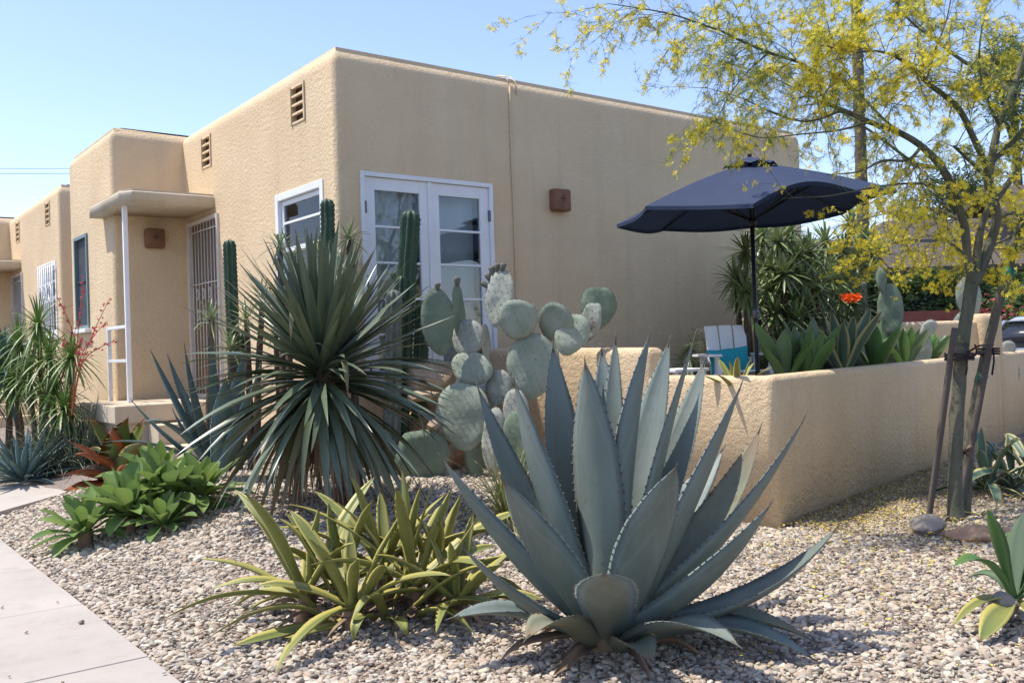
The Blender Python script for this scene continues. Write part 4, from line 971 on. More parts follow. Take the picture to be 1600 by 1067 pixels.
# pillow leaning in the chair
pm = MB(); N = 14; Mx = Matrix.Translation((c1.x, c1.y, cz)) @ Matrix.Rotation(rz, 4, 'Z') @ Matrix.Translation((-.035, .11, .485)) @ Matrix.Rotation(math.radians(-5), 4, 'Y') @ Matrix.Rotation(math.radians(-24), 4, 'X')
for s in (-1, 1):
    vs = []
    for j in range(N+1):
        for i in range(N+1):
            u, v = i/N*2-1, j/N*2-1
            b = ((1-u*u)*(1-v*v))**.42*.075; x = u*.225*(1-.10*(1-v*v)*abs(u)**3); z = v*.145*(1-.13*(1-u*u)*abs(v)**3)
            y = s*(b+.004*mnoise.noise(V((u*4, v*4, s))))+.010*mnoise.noise(V((u*3, v*3, 9)))
            vs.append(Mx @ V((x, y, z)))
    W_ = N+1; fs = [(j*W_+i, j*W_+i+1, (j+1)*W_+i+1, (j+1)*W_+i) for j in range(N) for i in range(N)]
    pm.add(vs, fs if s < 0 else [f[::-1] for f in fs], 0)
tag(pm.build('pillow', MT['pillow'], origin=(c1.x, c1.y, 1.0)), 'teal cushion leaning in the white armchair', 'pillow')
# flat white table edge left of the chair
tb = at(1058, 576, 9.2); t = thing('side_table', 'low white side table left of the armchair behind the wall', 'table', (tb.x, tb.y, .6)); m_ = MB()
box(m_, (tb.x-.24, tb.y-.2, tb.z-.03), (tb.x+.24, tb.y+.2, tb.z), 0, .006); m_.build('table_top', MT['chair'], t)
for i in (-1, 1):
    for j in (-1, 1):
        m_ = MB(); box(m_, (tb.x+i*.2-.018, tb.y+j*.16-.018, .6), (tb.x+i*.2+.018, tb.y+j*.16+.018, tb.z-.031)); m_.build('leg', MT['chair'], t)
# row of broad-leaved agaves in the bed behind the long wall
def behind_wall(px, py, off):
    r = ray(px, py); nw = V((-WDIR.y, WDIR.x, 0)); p0 = V((WALLP[0], WALLP[1], 0))+nw*off
    return CAM+r*((p0-CAM).dot(nw)/r.dot(nw))
G = 'broad-leaved agaves behind the low wall'
SPOTS = [((1226, 600, 7.75), 'first broad-leaved green agave right of the teal cushion', .52), ((1262, 598, 7.9), 'broad green agave with stacked pointed leaves, second right of the cushion', .58), ((1318, 592, 8.0), 'tall pale twisted agave in the middle of the row behind the wall', .70),
         ((1368, 588, 8.1), 'bright green agave right of the tall pale twisted one', .55), ((1415, 584, 8.3), 'dark agave in the row, second from the tree trunk', .54), ((1452, 580, 8.4), 'agave at the right end of the row, close to the tree trunk', .5)]
for i, ((px, py, d), lab, L) in enumerate(SPOTS):
    p = behind_wall(px, 570, .50 if i % 2 else .62); p.z = 1.0; t = thing('agave', lab, 'agave', tuple(p), G); mm = MB()
    rosette(mm, p, 13, L, .14, 88, 50, 'broad', .02, 0, .5, 0, .16, V((0, 0, 1)), 0, 10, .2, 5, .06, None, .05, .008, .7)
    mm.build('foliage', MT['attenu2'] if i != 2 else MT['varieg'], t)
p = behind_wall(1150, 590, .4); p.z = .98; t = thing('agave', 'small striped agave pointing up in front of the teal cushion', 'agave', tuple(p)); mm = MB()
rosette(mm, p, 11, .34, .06, 75, 10, 'strap', .05, 0, .5, .005, .2, V((0, 0, 1)), 0, 8, .15, 5, .1, None, .02, 0, .4); mm.build('foliage', MT['yelagave'], t)
p = at(1040, 585, 9.6); p.z = .62; t = thing('agave', 'dark shaded agave against the patio front, left of the armchair', 'agave', tuple(p)); mm = MB()
for dx in (-.15, .25): rosette(mm, p+RH*dx, 15, .62, .085, 82, 14, 'strap', .1, 0, .4, .006, .2, V((0, 0, 1)), 0, 8, .2, 5, .1, None, .04, 0, .4)
mm.build('foliage', MT['yucca'], t)
# feathery shrubs
def feathery(label, c, R_, H_, n, group=None, m='fern'):
    t = thing('feathery_shrub', label, 'shrub', tuple(c), group); mm, ms = MB(), MB()
    for i in range(n):
        a = U(0, 6.28); el = U(.25, 1.35); d = V((math.cos(a)*math.cos(el), math.sin(a)*math.cos(el), math.sin(el))); L = H_*U(.6, 1.05)
        b = V(c); mid = b+d*L*.6; tip = b+V((d.x*R_, d.y*R_, d.z*L))+V((0, 0, -.1*L*math.cos(el)))
        sp = spline([(b, .007), (mid.lerp(tip, .2), .004), (tip, .002)], 6); tube(ms, [p for p, r in sp], [r for p, r in sp], 4)
        for p, r in sp[4:]:
            for s in range(5):
                dd = V((U(-1, 1), U(-1, 1), U(-.15, .35))).normalized(); l = U(.10, .2); sd_ = dd.cross(V((0, 0, 1))).normalized(); e = p+dd*l+V((0, 0, -.02))
                mm.add([p-V((0, 0, .0015)), p+V((0, 0, .0015)), e], [(0, 1, 2)], 0)
                for k in range(1, 9):
                    f = k/9; q = p.lerp(e, f); w_ = .028*math.sin(f*PI*.9+.25)
                    for s2 in (-1, 1): mm.add([q, q+sd_*s2*w_+dd*.010+V((0, 0, .004)), q+sd_*s2*w_*.9+dd*.019+V((0, 0, .003))], [(0, 1, 2)], 0)
    mm.build('foliage', MT[m], t); ms.build('stem', MT['bark'], t)
G = 'feathery shrubs in the patio'
for (px, py, d), R_, H_, n, lab in (((1118, 600, 10.6), .42, .95, 30, 'feathery grey-green shrub behind the back of the armchair'), ((1225, 590, 10.4), .62, .95, 44, 'wide feathery shrub right of the parasol pole'),
       ((1300, 570, 11.2), .5, .75, 26, 'smaller feathery shrub between the parasol and the far cactus'), ((1400, 575, 9.6), .62, .62, 36, 'low feathery shrub just left of the tree trunk'), ((1470, 580, 9.8), .4, .5, 22, 'low feathery shrub right of the tree trunk behind the wall')):
    p = at(px, py, d) if px < 1350 else behind_wall(px, 570, 1.15); p.z = .68; feathery(lab, p, R_, H_, n, G)
# dracaena thickets by the far end of the patio front
h = []
for px, py, d in ((1165, 395, 11.0), (1150, 440, 10.7), (1165, 458, 10.6), (1215, 380, 11.6), (1245, 400, 11.7), (1225, 430, 11.4), (1265, 395, 11.9), (1205, 420, 11.6), (1255, 440, 11.6), (1190, 370, 11.9), (1235, 365, 12.0), (1200, 455, 11.5), (1235, 470, 11.5), (1260, 480, 11.6), (1212, 490, 11.4), (1245, 500, 11.3), (1180, 480, 11.5), (1275, 455, 11.8), (1222, 445, 11.9), (1190, 430, 12.0), (1250, 420, 12.1)):
    p = at(px, py, d-.5); h.append((p, 1.0, .6, (U(-.15, .15)+.12, U(-.2, .1))))
fan_shrub('dracaena', 'dense dracaena thicket against the house wall behind the parasol pole', h, MT['dracaena'], .33, .036, 56, MT['bark'], 'dracaena', 86, -70, .10)
h = []
for px, py, d in ((1290, 380, 12.2), (1330, 352, 12.6), (1365, 400, 12.4), (1300, 440, 12.0), (1260, 475, 11.6), (1338, 405, 12.5), (1275, 420, 12.4), (1310, 470, 11.9), (1280, 500, 11.6), (1240, 490, 11.8), (1318, 395, 12.8), (1350, 375, 12.9), (1300, 490, 11.9), (1320, 440, 12.3), (1262, 445, 12.0), (1290, 415, 12.5), (1335, 480, 12.2)):
    p = at(px, py, d); b = at(1290+U(-25, 25), 520, d); h.append((p, 1.0, .6, (b.x-p.x, b.y-p.y)))
fan_shrub('dracaena', 'open dracaena with pale leaf heads and bare leaning stems right of the thicket', h, MT['dracaena'], .35, .036, 50, MT['stake'], 'dracaena', 86, -60, .08)
# far cacti
pp_main = pp
def small_pear(label, pads):
    global pp
    if pads[0][2] < 11: dn = (behind_wall(pads[0][0], 540, .42)-CAM).dot(CF); pads = [(q[0], q[1], dn+.02*i, *q[3:]) for i, q in enumerate(pads)]
    p0 = at(pads[0][0], pads[0][1]+pads[0][4]/2, pads[0][2]); p0.z = .6; pp = thing('prickly_pear', label, 'cactus', tuple(p0), None)
    for px, py, d, w_, h_, ln, m in pads: padpx(px, py, d, w_, h_, ln, U(-.3, .3), m, 0, spines=True, th=.04)
small_pear('upright prickly pear with two tall pads before the hedge', [(1391, 486, 11.6, 34, 78, 0, 'padd'), (1377, 438, 11.6, 15, 36, .05, 'padd'), (1390, 545, 11.65, 36, 64, 0, 'padd')])
small_pear('small pale prickly pear beside the red curb', [(1450, 514, 11.2, 20, 30, -.8, 'padp'), (1440, 548, 11.25, 30, 48, 0, 'pad')])
small_pear('oval prickly pear pads behind the tree trunk', [(1514, 466, 10.5, 36, 60, .1, 'pad'), (1508, 520, 10.5, 40, 60, 0, 'pad')])
small_pear('pale prickly pear pads just above the wall by the leaning trunk', [(1527, 551, 10.2, 18, 26, .1, 'padp'), (1575, 545, 10.3, 22, 24, -.2, 'padp'), (1528, 590, 10.25, 30, 60, 0, 'pad'), (1574, 585, 10.35, 32, 60, 0, 'pad')])
b_, tp = at(1356, 560, 11.9), at(1350, 440, 11.9); b_.z = .55
cactus('thin pale column cactus standing left of the far prickly pear', [(b_, tp, .028, 1, 0)])
# glazed pot with orange flowers
po = at(1318, 510, 11.4); t = thing('flower_pot', 'blue-grey glazed pot with an orange flower cluster', 'pot', (po.x, po.y, .6)); m_ = MB()
tube(m_, [V((po.x, po.y, .6)), V((po.x, po.y, .8)), V((po.x, po.y, 1.25)), V((po.x, po.y, 1.42)), V((po.x, po.y, 1.46)), V((po.x, po.y, 1.40))], [.20, .26, .36, .34, .37, .30], 20); m_.build('pot', MT['bluegrey'], t)
m_ = MB(); fc = at(1330, 467, 11.0)
for i in range(70): bell(m_, fc+V((U(-.09, .09), U(-.09, .09), U(-.04, .04))), V((U(-1, 1), U(-1, 1), U(0, 1))), U(.02, .035))
m_.build('blossoms', MT['orange'], t)
m_ = MB(); tube(m_, [V((po.x, po.y, 1.4)), V((po.x, po.y, 1.4)).lerp(fc, .6)+V((0, 0, .05)), fc], .012, 6)
for i in range(40):
    b = V((po.x+U(-.2, .2), po.y+U(-.2, .2), 1.42)); d = V((U(-1, 1), U(-1, 1), U(.2, 1))).normalized()*U(.12, .28); leaf(m_, b, b+d*.5+V((0, 0, .04)), b+d, .03, 'ovate', 5, .4, cross=3)
m_.build('foliage', MT['hedge'], t)

# ------------------------------------------------------------------ palo verde and its stakes
TB = on_z(1490, 815, 0); pv = thing('palo_verde_tree', 'green-barked palo verde tree full of small yellow flowers, tied to stakes', 'tree', tuple(TB))
LIMBS = [  # (photo x, y, distance, radius)
 [(1492, 822, 7.15, .105), (1492, 808, 7.15, .09), (1492, 790, 7.15, .078), (1492, 740, 7.15, .070), (1495, 650, 7.15, .068), (1502, 560, 7.17, .064), (1511, 490, 7.18, .062), (1518, 445, 7.2, .068), (1522, 425, 7.2, .07)],
 [(1519, 440, 7.18, .05), (1511, 400, 7.15, .042), (1507, 350, 7.1, .042), (1492, 305, 7.1, .046), (1473, 265, 7.05, .040), (1440, 230, 7.0, .034), (1402, 207, 6.95, .028), (1359, 190, 6.9, .024), (1318, 174, 6.8, .019), (1290, 157, 6.75, .016), (1281, 130, 6.7, .014), (1256, 101, 6.65, .013), (1200, 82, 6.6, .012), (1150, 61, 6.55, .010), (1123, 48, 6.5, .009), (1066, 26, 6.45, .007), (1009, 15, 6.4, .005), (950, 6, 6.35, .003)],
 [(1522, 435, 7.22, .048), (1529, 385, 7.25, .042), (1537, 345, 7.25, .034), (1552, 312, 7.25, .034)],
 [(1525, 440, 7.25, .05), (1543, 396, 7.3, .048), (1557, 350, 7.3, .05), (1553, 318, 7.28, .052), (1545, 285, 7.25, .050), (1551, 240, 7.3, .042), (1561, 195, 7.35, .036), (1580, 145, 7.4, .030), (1592, 105, 7.45, .024), (1606, 60, 7.5, .018), (1625, 0, 7.6, .012)],
 [(1546, 275, 7.25, .034), (1526, 226, 7.15, .030), (1496, 168, 7.05, .025), (1447, 128, 6.95, .020), (1416, 97, 6.85, .016), (1377, 80, 6.75, .012), (1330, 80, 6.65, .008), (1280, 72, 6.6, .004)],
 [(1579, 146, 7.4, .024), (1555, 125, 7.5, .021), (1512, 100, 7.6, .018), (1464, 66, 7.7, .014), (1425, 35, 7.75, .011), (1400, 0, 7.8, .008), (1385, -40, 7.85, .004)],
 [(1553, 250, 7.3, .026), (1582, 222, 7.35, .022), (1612, 190, 7.4, .018), (1660, 150, 7.5, .010)],
 [(1553, 318, 7.28, .03), (1580, 280, 7.4, .026), (1603, 250, 7.5, .022), (1650, 210, 7.7, .014)],
 [(1538, 272, 7.2, .022), (1512, 250, 7.1, .016), (1490, 230, 7.0, .013)],
 [(1440, 230, 7.0, .016), (1416, 250, 6.9, .012), (1377, 252, 6.8, .010), (1340, 268, 6.7, .007), (1290, 272, 6.6, .003)],
 [(1473, 265, 7.05, .020), (1430, 255, 7.2, .016), (1385, 222, 7.35, .013), (1330, 185, 7.5, .010), (1265, 150, 7.6, .007), (1200, 118, 7.7, .005), (1140, 100, 7.8, .003)],
 [(1402, 207, 6.95, .014), (1370, 175, 7.0, .012), (1340, 140, 7.1, .009), (1310, 85, 7.2, .007), (1290, 30, 7.3, .005), (1280, -30, 7.4, .003)],
 [(1447, 128, 6.95, .012), (1460, 80, 6.9, .009), (1480, 30, 6.9, .006), (1490, -30, 6.9, .003)],
 [(1359, 190, 6.9, .012), (1310, 205, 6.8, .009), (1250, 210, 6.7, .006), (1180, 215, 6.6, .004), (1110, 185, 6.5, .002)],
 [(1507, 345, 7.1, .016), (1460, 325, 7.3, .011), (1400, 330, 7.6, .008), (1340, 345, 7.9, .005), (1290, 360, 8.1, .003)],
 [(1490, 300, 7.1, .014), (1430, 285, 6.9, .010), (1360, 295, 6.7, .007), (1290, 305, 6.5, .004), (1222, 312, 6.4, .002)],
 [(1556, 345, 7.3, .016), (1590, 330, 7.5, .012), (1640, 340, 7.8, .006)],
 [(1512, 400, 7.15, .014), (1460, 370, 7.6, .010), (1400, 380, 8.0, .006), (1350, 400, 8.3, .003)],
 [(1545, 390, 7.3, .014), (1580, 370, 7.8, .010), (1620, 380, 8.2, .005)],
 [(1561, 195, 7.35, .016), (1540, 150, 7.2, .012), (1530, 90, 7.1, .009), (1540, 20, 7.0, .006), (1550, -30, 7.0, .003)],
 [(1318, 174, 6.8, .012), (1260, 190, 6.7, .009), (1200, 175, 6.6, .007), (1150, 150, 6.55, .004), (1100, 135, 6.5, .002)],
 [(1200, 82, 6.6, .009), (1170, 110, 6.55, .006), (1140, 150, 6.5, .004), (1120, 190, 6.5, .002)],
]
tm = MB(); leafpts = []
LIMBS = [[(x, y, d, r*(.74 if r > .03 else .86)) for x, y, d, r in L] for L in LIMBS]
for L in LIMBS:
    sp = spline([(at(x, y, d), r) for x, y, d, r in L], 6)
    sp = [(p + V((mnoise.noise(p*3), mnoise.noise(p*3+V((9, 0, 0))), mnoise.noise(p*3+V((0, 9, 0)))))*.012*(1 if r < .05 else .3), r*1.0) for p, r in sp]
    tube(tm, [p for p, r in sp], [r for p, r in sp], 12 if sp[0][1] > .04 else 7, wob=.14)
    for p, r in sp:
        if r < .034: leafpts.append((p, r))
tw, lf, fl = MB(), MB(), MB()
ctr = at(1450, 200, 7.2)
def pflower(p, s):
    d = V((U(-1, 1), U(-1, 1), U(-.3, 1))).normalized(); x = d.cross(V((.31, .2, .9))).normalized(); y = d.cross(x); a0 = U(0, 6)
    for k in range(5):
        a = a0+2*PI*k/5; e = x*math.cos(a)+y*math.sin(a); f_ = x*math.cos(a+.75)+y*math.sin(a+.75); m_ = (e+f_).normalized()
        fl.add([p, p+e*s*.62+d*s*.2, p+m_*s+d*s*.42, p+f_*s*.62+d*s*.2], [(0, 1, 2, 3)], 0)
def needles(p, d, n, s):
    for _ in range(n):
        q = p + d*U(0, 1)*.05; e = (d.normalized()*.6+V((U(-1, 1), U(-1, 1), U(-.9, .7)))).normalized()*U(.03, .085)*s; sd_ = e.cross(V((U(-1, 1), U(-1, 1), 1))).normalized()*.0016
        lf.add([q-sd_, q+sd_, q+e], [(0, 1, 2)], 0)
def proj(p):
    v = p-CAM; z = v.dot(CF); return 800+FPX*v.dot(CR)/z, 533.5-FPX*v.dot(CU)/z
def twig(p, d, L, r, lvl, fp):
    pts = [(p, r)]; q = V(p); dd = V(d)
    K = 5; pyv = proj(p)[1]
    for k in range(K):
        dd = (dd + V((U(-.35, .35), U(-.35, .35), U(-.3, .18)))).normalized(); q = q+dd*L/K; pts.append((V(q), r*(1-.8*(k+1)/K)))
    tube(tw, [a for a, b in pts], [b for a, b in pts], 4, cap=False)
    for k in range(1, K+1):
        a = pts[k][0]; seg = (pts[k][0]-pts[k-1][0])
        needles(a, seg, (5 if lvl else 3) if pyv < 250 else 2, 1)
        if random.random() < fp:
            for _ in range(random.choice((1, 3, 4, 6))): pflower(a+V((U(-.028, .028), U(-.028, .028), U(-.028, .028))), U(.014, .023))
        if lvl < 2 and random.random() < (.55 if lvl == 0 else .25):
            e = (dd+V((U(-1, 1), U(-1, 1), U(-.8, .7)))*.9).normalized(); twig(a, e, L*U(.4, .62), r*.6, lvl+1, fp)
for p, r in leafpts:
    for _ in range(1 if r > .014 else 2):
        x, y = proj(p)
        if random.random() < (.76 if r > .02 else .38)+(.58 if y > 190 and x < 1400 and y < 330 else .28 if y > 130 and x < 1330 else .05 if y > 290 and x < 1420 else .3 if y > 240 and x > 1450 else 0): continue
        n1 = mnoise.noise(p*2.3+V((4, 1, 7)))
        fp = max(.05, .17+.65*n1) + (.30 if y < 120 and 1230 < x < 1470 else 0) + (.12 if y > 280 else 0)+ (.2 if x < 1150 and y < 110 else 0)
        out = (p-ctr); out.z *= .4; out = out.normalized() if out.length > .01 else V((0, 0, 1))
        d = (out*.5+V((U(-1, 1), U(-1, 1), U(-.8, .8)))).normalized()
        twig(p, d, U(.22, .55), max(.0022, min(.0045, r*.4)), 0, fp)
tm.build('trunk', MT['pvbark'], pv); tw.build('twigs', MT['pvbark'], pv); lf.build('foliage', MT['pvleaf'], pv); fl.build('blossoms', MT['flower'], pv)
print('TREE', len(tw.f), len(lf.f), len(fl.f))
# second slim tree leaning right
T2 = on_z(1508, 800, 0); t2 = thing('palo_verde_tree', 'slim palo verde trunk leaning right behind the main tree, wrapped in green tape', 'tree', tuple(T2)); m_ = MB()
for L in ([(1506, 806, 7.35, .05), (1512, 720, 7.4, .042), (1522, 640, 7.45, .040), (1540, 560, 7.5, .038), (1556, 490, 7.55, .036), (1574, 430, 7.6, .036), (1582, 396, 7.6, .034), (1586, 375, 7.6, .026), (1600, 340, 7.6, .022), (1625, 280, 7.7, .014)],
          [(1581, 400, 7.6, .026), (1600, 384, 7.65, .024), (1640, 360, 7.7, .018)]):
    sp = spline([(at(x, y, d), r) for x, y, d, r in L], 6); tube(m_, [p for p, r in sp], [r for p, r in sp], 9, wob=.25)
m_.build('trunk', MT['pvbark'], t2)
m_ = MB()
for y, r in ((428, .046), (592, .043), (682, .045)):
    x = {428: 1574.5, 592: 1533, 682: 1517}[y]; d = {428: 7.6, 592: 7.48, 682: 7.43}[y]; a, b = at(x-2, y+8, d), at(x+3, y-8, d)
    m_ = MB(); tube(m_, [a, a.lerp(b, .5), b], [r, r*1.08, r], 12, wob=.3); m_.build('tape', MT['greentape'], t2)
tw, lf, fl = MB(), MB(), MB()
for x, y, d in ((1600, 340, 7.6), (1612, 310, 7.65), (1620, 370, 7.7), (1640, 362, 7.7), (1595, 352, 7.6)):
    for _ in range(3): twig(at(x, y, d), V((U(-1, 1), U(-1, 1), U(-.3, .8))).normalized(), U(.25, .5), .004, 0, .5)
tw.build('twigs', MT['pvbark'], t2); lf.build('foliage', MT['pvleaf'], t2); fl.build('blossoms', MT['flower'], t2)
# stakes
def stake(label, a, b, w_, tip=0):
    a, b = V(a), V(b); m_ = MB(); ax = (b-a).normalized(); x = ax.cross(FH).normalized(); y = ax.cross(x); K = 14; vs = []
    for i in range(K+1):
        p = a.lerp(b, i/K)
        for j in range(12):
            an = 2*PI*j/12; sq = 1/max(abs(math.cos(an)), abs(math.sin(an)))**.75; n_ = 1+.10*mnoise.noise(V((j*.9, i*.12, w_*100)))
            rr = w_*(1 if i < K else .9)*sq*n_; vs.append(p+x*math.cos(an)*rr+y*math.sin(an)*rr*.8)
    m_.add(vs, [(i*12+j, i*12+(j+1) % 12, (i+1)*12+(j+1) % 12, (i+1)*12+j) for i in range(K) for j in range(12)]+[tuple(range(K*12, K*12+12))])
    return tag(m_.build('wooden_stake', MT['stake'], origin=a), label, 'stake', 'wooden tree stakes')
s0 = on_z(1449, 812, 0); stake('weathered grey wooden stake leaning on the left of the tree trunk', s0-V((0, 0, .05)), at(1492, 512, 7.05), .022)
s1 = on_z(1496, 800, 0); stake('rough wooden stake bound along the slim leaning trunk', at(1500, 790, 7.3), at(1566, 436, 7.5), .023)
m_ = MB()
for k in range(3):
    y = 553+k*4; a, b = at(1479, y+2, 7.06), at(1518, y, 7.1)
    c_ = at(1499, y, 7.12); pts = [c_+RH*math.cos(t*PI/8)*.10+FH*math.sin(t*PI/8)*.095+V((0, 0, .004*math.sin(t*2+k))) for t in range(17)]; tube(m_, pts, .009, 6)
    c_ = at(1545, y-8, 7.5); pts = [c_+RH*math.cos(t*PI/8)*.075+FH*math.sin(t*PI/8)*.075 for t in range(17)]; tube(m_, pts, .009, 6)
tube(m_, [at(1512, 560, 7.06), at(1528, 552, 7.2), at(1548, 545, 7.4)], .008, 6); tube(m_, [at(1512, 550, 7.06), at(1530, 540, 7.2), at(1552, 538, 7.4)], .008, 6); tube(m_, [at(1524, 556, 7.15), at(1526, 547, 7.15), at(1523, 538, 7.15)], .007, 6)
tube(m_, [at(1509, 560, 7.03), at(1511, 575, 7.03), at(1509, 586, 7.03)], .008, 6); tube(m_, [at(1552, 545, 7.42), at(1553, 565, 7.42), at(1550, 586, 7.42)], .008, 6)
tag(m_.build('rubber_tie', MT['tie'], origin=at(1505, 555, 7.1)), 'black rubber tie looped round both trunks and the stakes', 'tree tie')
# dead clump stuck between the trunks and a dark twig at the wall foot
m_ = MB(); c_ = at(1506, 708, 7.2)
for i in range(60):
    d = V((U(-1, 1), U(-1, 1), U(-1, 1))).normalized()*U(.04, .11); leaf(m_, c_, c_+d*.5+V((0, 0, .02)), c_+d, U(.008, .02), 'strap', 4, .4, cross=3, twist=U(-1, 1))
tag(m_.build('dead_tuft', MT['dry'], origin=c_), 'dry brown tuft caught between the two tree trunks', 'dry leaves')

# ------------------------------------------------------------------ background
def leafmass(mm, box_, n, s, keep=None):
    (x0, x1), (y0, y1), (z0, z1), fr = box_
    for _ in range(n):
        u, v, w_ = U(x0, x1), U(y0, y1), U(z0, z1); p = fr(u, v, w_)
        if keep and not keep(u, v, w_): continue
        d = V((U(-1, 1), U(-1, 1), U(-.6, 1))).normalized(); x = d.cross(V((.3, .2, .9))).normalized(); y = d.cross(x); k = s*U(.6, 1.3)
        mm.add([p-x*k, p-y*k*.45, p+x*k, p+y*k*.45], [(0, 1, 2, 3)], 0, attr=[(0, 0, random.random())]*4)
hA, hB = at(1325, 520, 18.4), at(1760, 520, 19.2); hA.z = hB.z = 0; hd = (hB-hA).normalized(); hn = V((-hd.y, hd.x, 0)); hL = (hB-hA).length
hg = thing('hedge', 'clipped dark green hedge running behind the parked car', 'hedge', tuple(hA)); mm = MB()
HT = 2.55
cr = MB(); obox(cr, (hA+hB)/2+V((0, 0, HT*.46)), hd, hn, (0, 0, 1), hL/2-.1, .38, HT*.42); cr.build('dark_core', MT['darkvoid'], hg)  # solid black block behind the leaves, painted shade with no branches modelled
fr = lambda u, v, w_: hA+hd*u+hn*v+V((0, 0, w_*(1+.05*mnoise.noise(V((u*2, v*2, 0)))+.02*math.sin(u*5))))
leafmass(mm, ((0, hL), (-.55, -.36), (.05, HT), fr), 12000, .05); leafmass(mm, ((0, hL), (-.5, .5), (HT-.18, HT+.05), fr), 8500, .05); leafmass(mm, ((-.15, .05), (-.5, .5), (.05, HT), fr), 1000, .05)
mm.build('foliage', MT['hedge'], hg)
rc = at(1588, 455, 17.4); rc.z = 0; rt = thing('flowering_shrub', 'shrub with dark pink-red flowers in front of the hedge at right', 'shrub', tuple(rc)); mm, fm = MB(), MB()
for i in range(2600):
    d = V((U(-1, 1), U(-1, 1), U(-1, 1)))
    if d.length > 1: continue
    p = rc+V((d.x*.9, d.y*.6, 1.75+d.z*.6)); e = V((U(-1, 1), U(-1, 1), U(-.5, 1))).normalized(); x = e.cross(V((.3, .2, .9))).normalized(); y = e.cross(x); k = U(.03, .06)
    (fm if random.random() < (.42 if mnoise.noise(p*2.2) > .08 else .02) else mm).add([p-x*k, p-y*k*.5, p+x*k, p+y*k*.5], [(0, 1, 2, 3)], 0)
mm.build('foliage', MT['hedge'], rt); fm.build('blossoms', MT['coralred'], rt)
m_ = MB()
for i in range(5): tube(m_, [rc, rc+V((U(-.2, .2), U(-.2, .2), .7)), rc+V((U(-.5, .5), U(-.4, .4), 1.5))], [.03, .02, .008], 6)
m_.build('stem', MT['bark'], rt)
# far house with shingled hip roof
o = at(1470, 500, 23.5); o.z = 0; bh = thing('house', 'low shingle-roofed house beyond the hedge with a dark porch', 'house', tuple(o)); a = RH.copy(); b = FH.copy()
def bx(mm, r0, r1, f0, f1, z0, z1): obox(mm, o+a*(r0+r1)/2+b*(f0+f1)/2+V((0, 0, (z0+z1)/2)), a, b, (0, 0, 1), (r1-r0)/2, (f1-f0)/2, (z1-z0)/2)
m_ = MB(); bx(m_, -2.6, -1.45, 0, 5, 0, 3.0); bx(m_, .10, 5.2, 0, 5, 0, 3.0); bx(m_, -1.45, .10, 1.2, 5, 0, 3.0); m_.build('wall', MT['bgwall'], bh)
m_ = MB(); bx(m_, -1.40, .05, 1.10, 1.16, .3, 2.6); m_.build('porch_shade_panel', MT['darkvoid'], bh)  # flat black panel, the shade of the porch recess as colour
for x in (-.05, 1.6):
    m_ = MB(); bx(m_, x-.16, x+.16, -.9, -.58, 0, 2.9); m_.build('column', MT['bgwall'], bh)
m_ = MB(); bx(m_, .5, 1.3, -.03, 0, 1.2, 2.5); m_.build('window', MT['carglass'], bh)
m_ = MB(); EV = [(-3.2, -1.5), (5.8, -1.5), (5.8, 6.2), (-3.2, 6.2)]; R1, R2 = (-.4, 2.3), (3.2, 2.3); z0, z1 = 3.0, 4.55
vs = [o+a*x+b*y+V((0, 0, z0)) for x, y in EV]+[o+a*x+b*y+V((0, 0, z1)) for x, y in (R1, R2)]+[o+a*x+b*y+V((0, 0, z0-.14)) for x, y in EV]
m_.add(vs, [(0, 1, 5, 4), (1, 2, 5), (2, 3, 4, 5), (3, 0, 4), (0, 6, 7, 1), (1, 7, 8, 2), (2, 8, 9, 3), (3, 9, 6, 0), (6, 9, 8, 7)], smooth=False); m_.build('roof', MT['shingle'], bh)
o = at(1275, 480, 19); o.z = 0; sh = thing('house', 'small grey-roofed building with a red-brown post seen under the parasol', 'house', tuple(o))
m_ = MB(); bx(m_, -1.2, -.15, 0, 3, 0, 3.05); m_.build('wall', MT['bgwall'], sh); m_ = MB(); bx(m_, -.14, .05, -.1, .1, 0, 3.05); bx(m_, .05, 1.2, .1, .3, .8, 3.05); m_.build('wood_post', MT['redwood'], sh)
m_ = MB(); vs = [o+a*x+b*y+V((0, 0, z)) for x, y, z in ((-1.5, -.8, 3.1), (1.2, -.8, 3.1), (1.2, 3.2, 3.75), (-1.5, 3.2, 3.75))]; m_.add(vs+[v-V((0, 0, .12)) for v in vs], [(0, 1, 2, 3), (0, 4, 5, 1), (1, 5, 6, 2), (2, 6, 7, 3), (3, 7, 4, 0), (7, 6, 5, 4)], smooth=False); m_.build('roof', MT['shingle'], sh)
o = at(1672, 480, 25); o.z = 0; dh = thing('house', 'dark-eaved house at the far right behind the tree', 'house', tuple(o))
m_ = MB(); bx(m_, -1.0, 4, 0, 4, 0, 4.1); m_.build('wall', MT['darkwall'], dh); m_ = MB(); vs = [o+a*x+b*y+V((0, 0, z)) for x, y, z in ((-1.9, -1.2, 3.9), (5, -1.2, 3.9), (5, 2, 5.6), (-1.2, 2, 5.6), (5, 5, 3.9), (-1.9, 5, 3.9))]
m_.add(vs+[v-V((0, 0, .2)) for v in vs], [(0, 1, 2, 3), (3, 2, 4, 5), (0, 6, 7, 1), (0, 3, 9, 6), (3, 5, 11, 9), (6, 9, 8, 7), (9, 11, 10, 8)], smooth=False); m_.build('roof', MT['shingle'], dh)
m_ = MB(); bx(m_, 0, 1.2, -.03, 0, 1.3, 2.6); m_.build('window', MT['carglass'], dh)
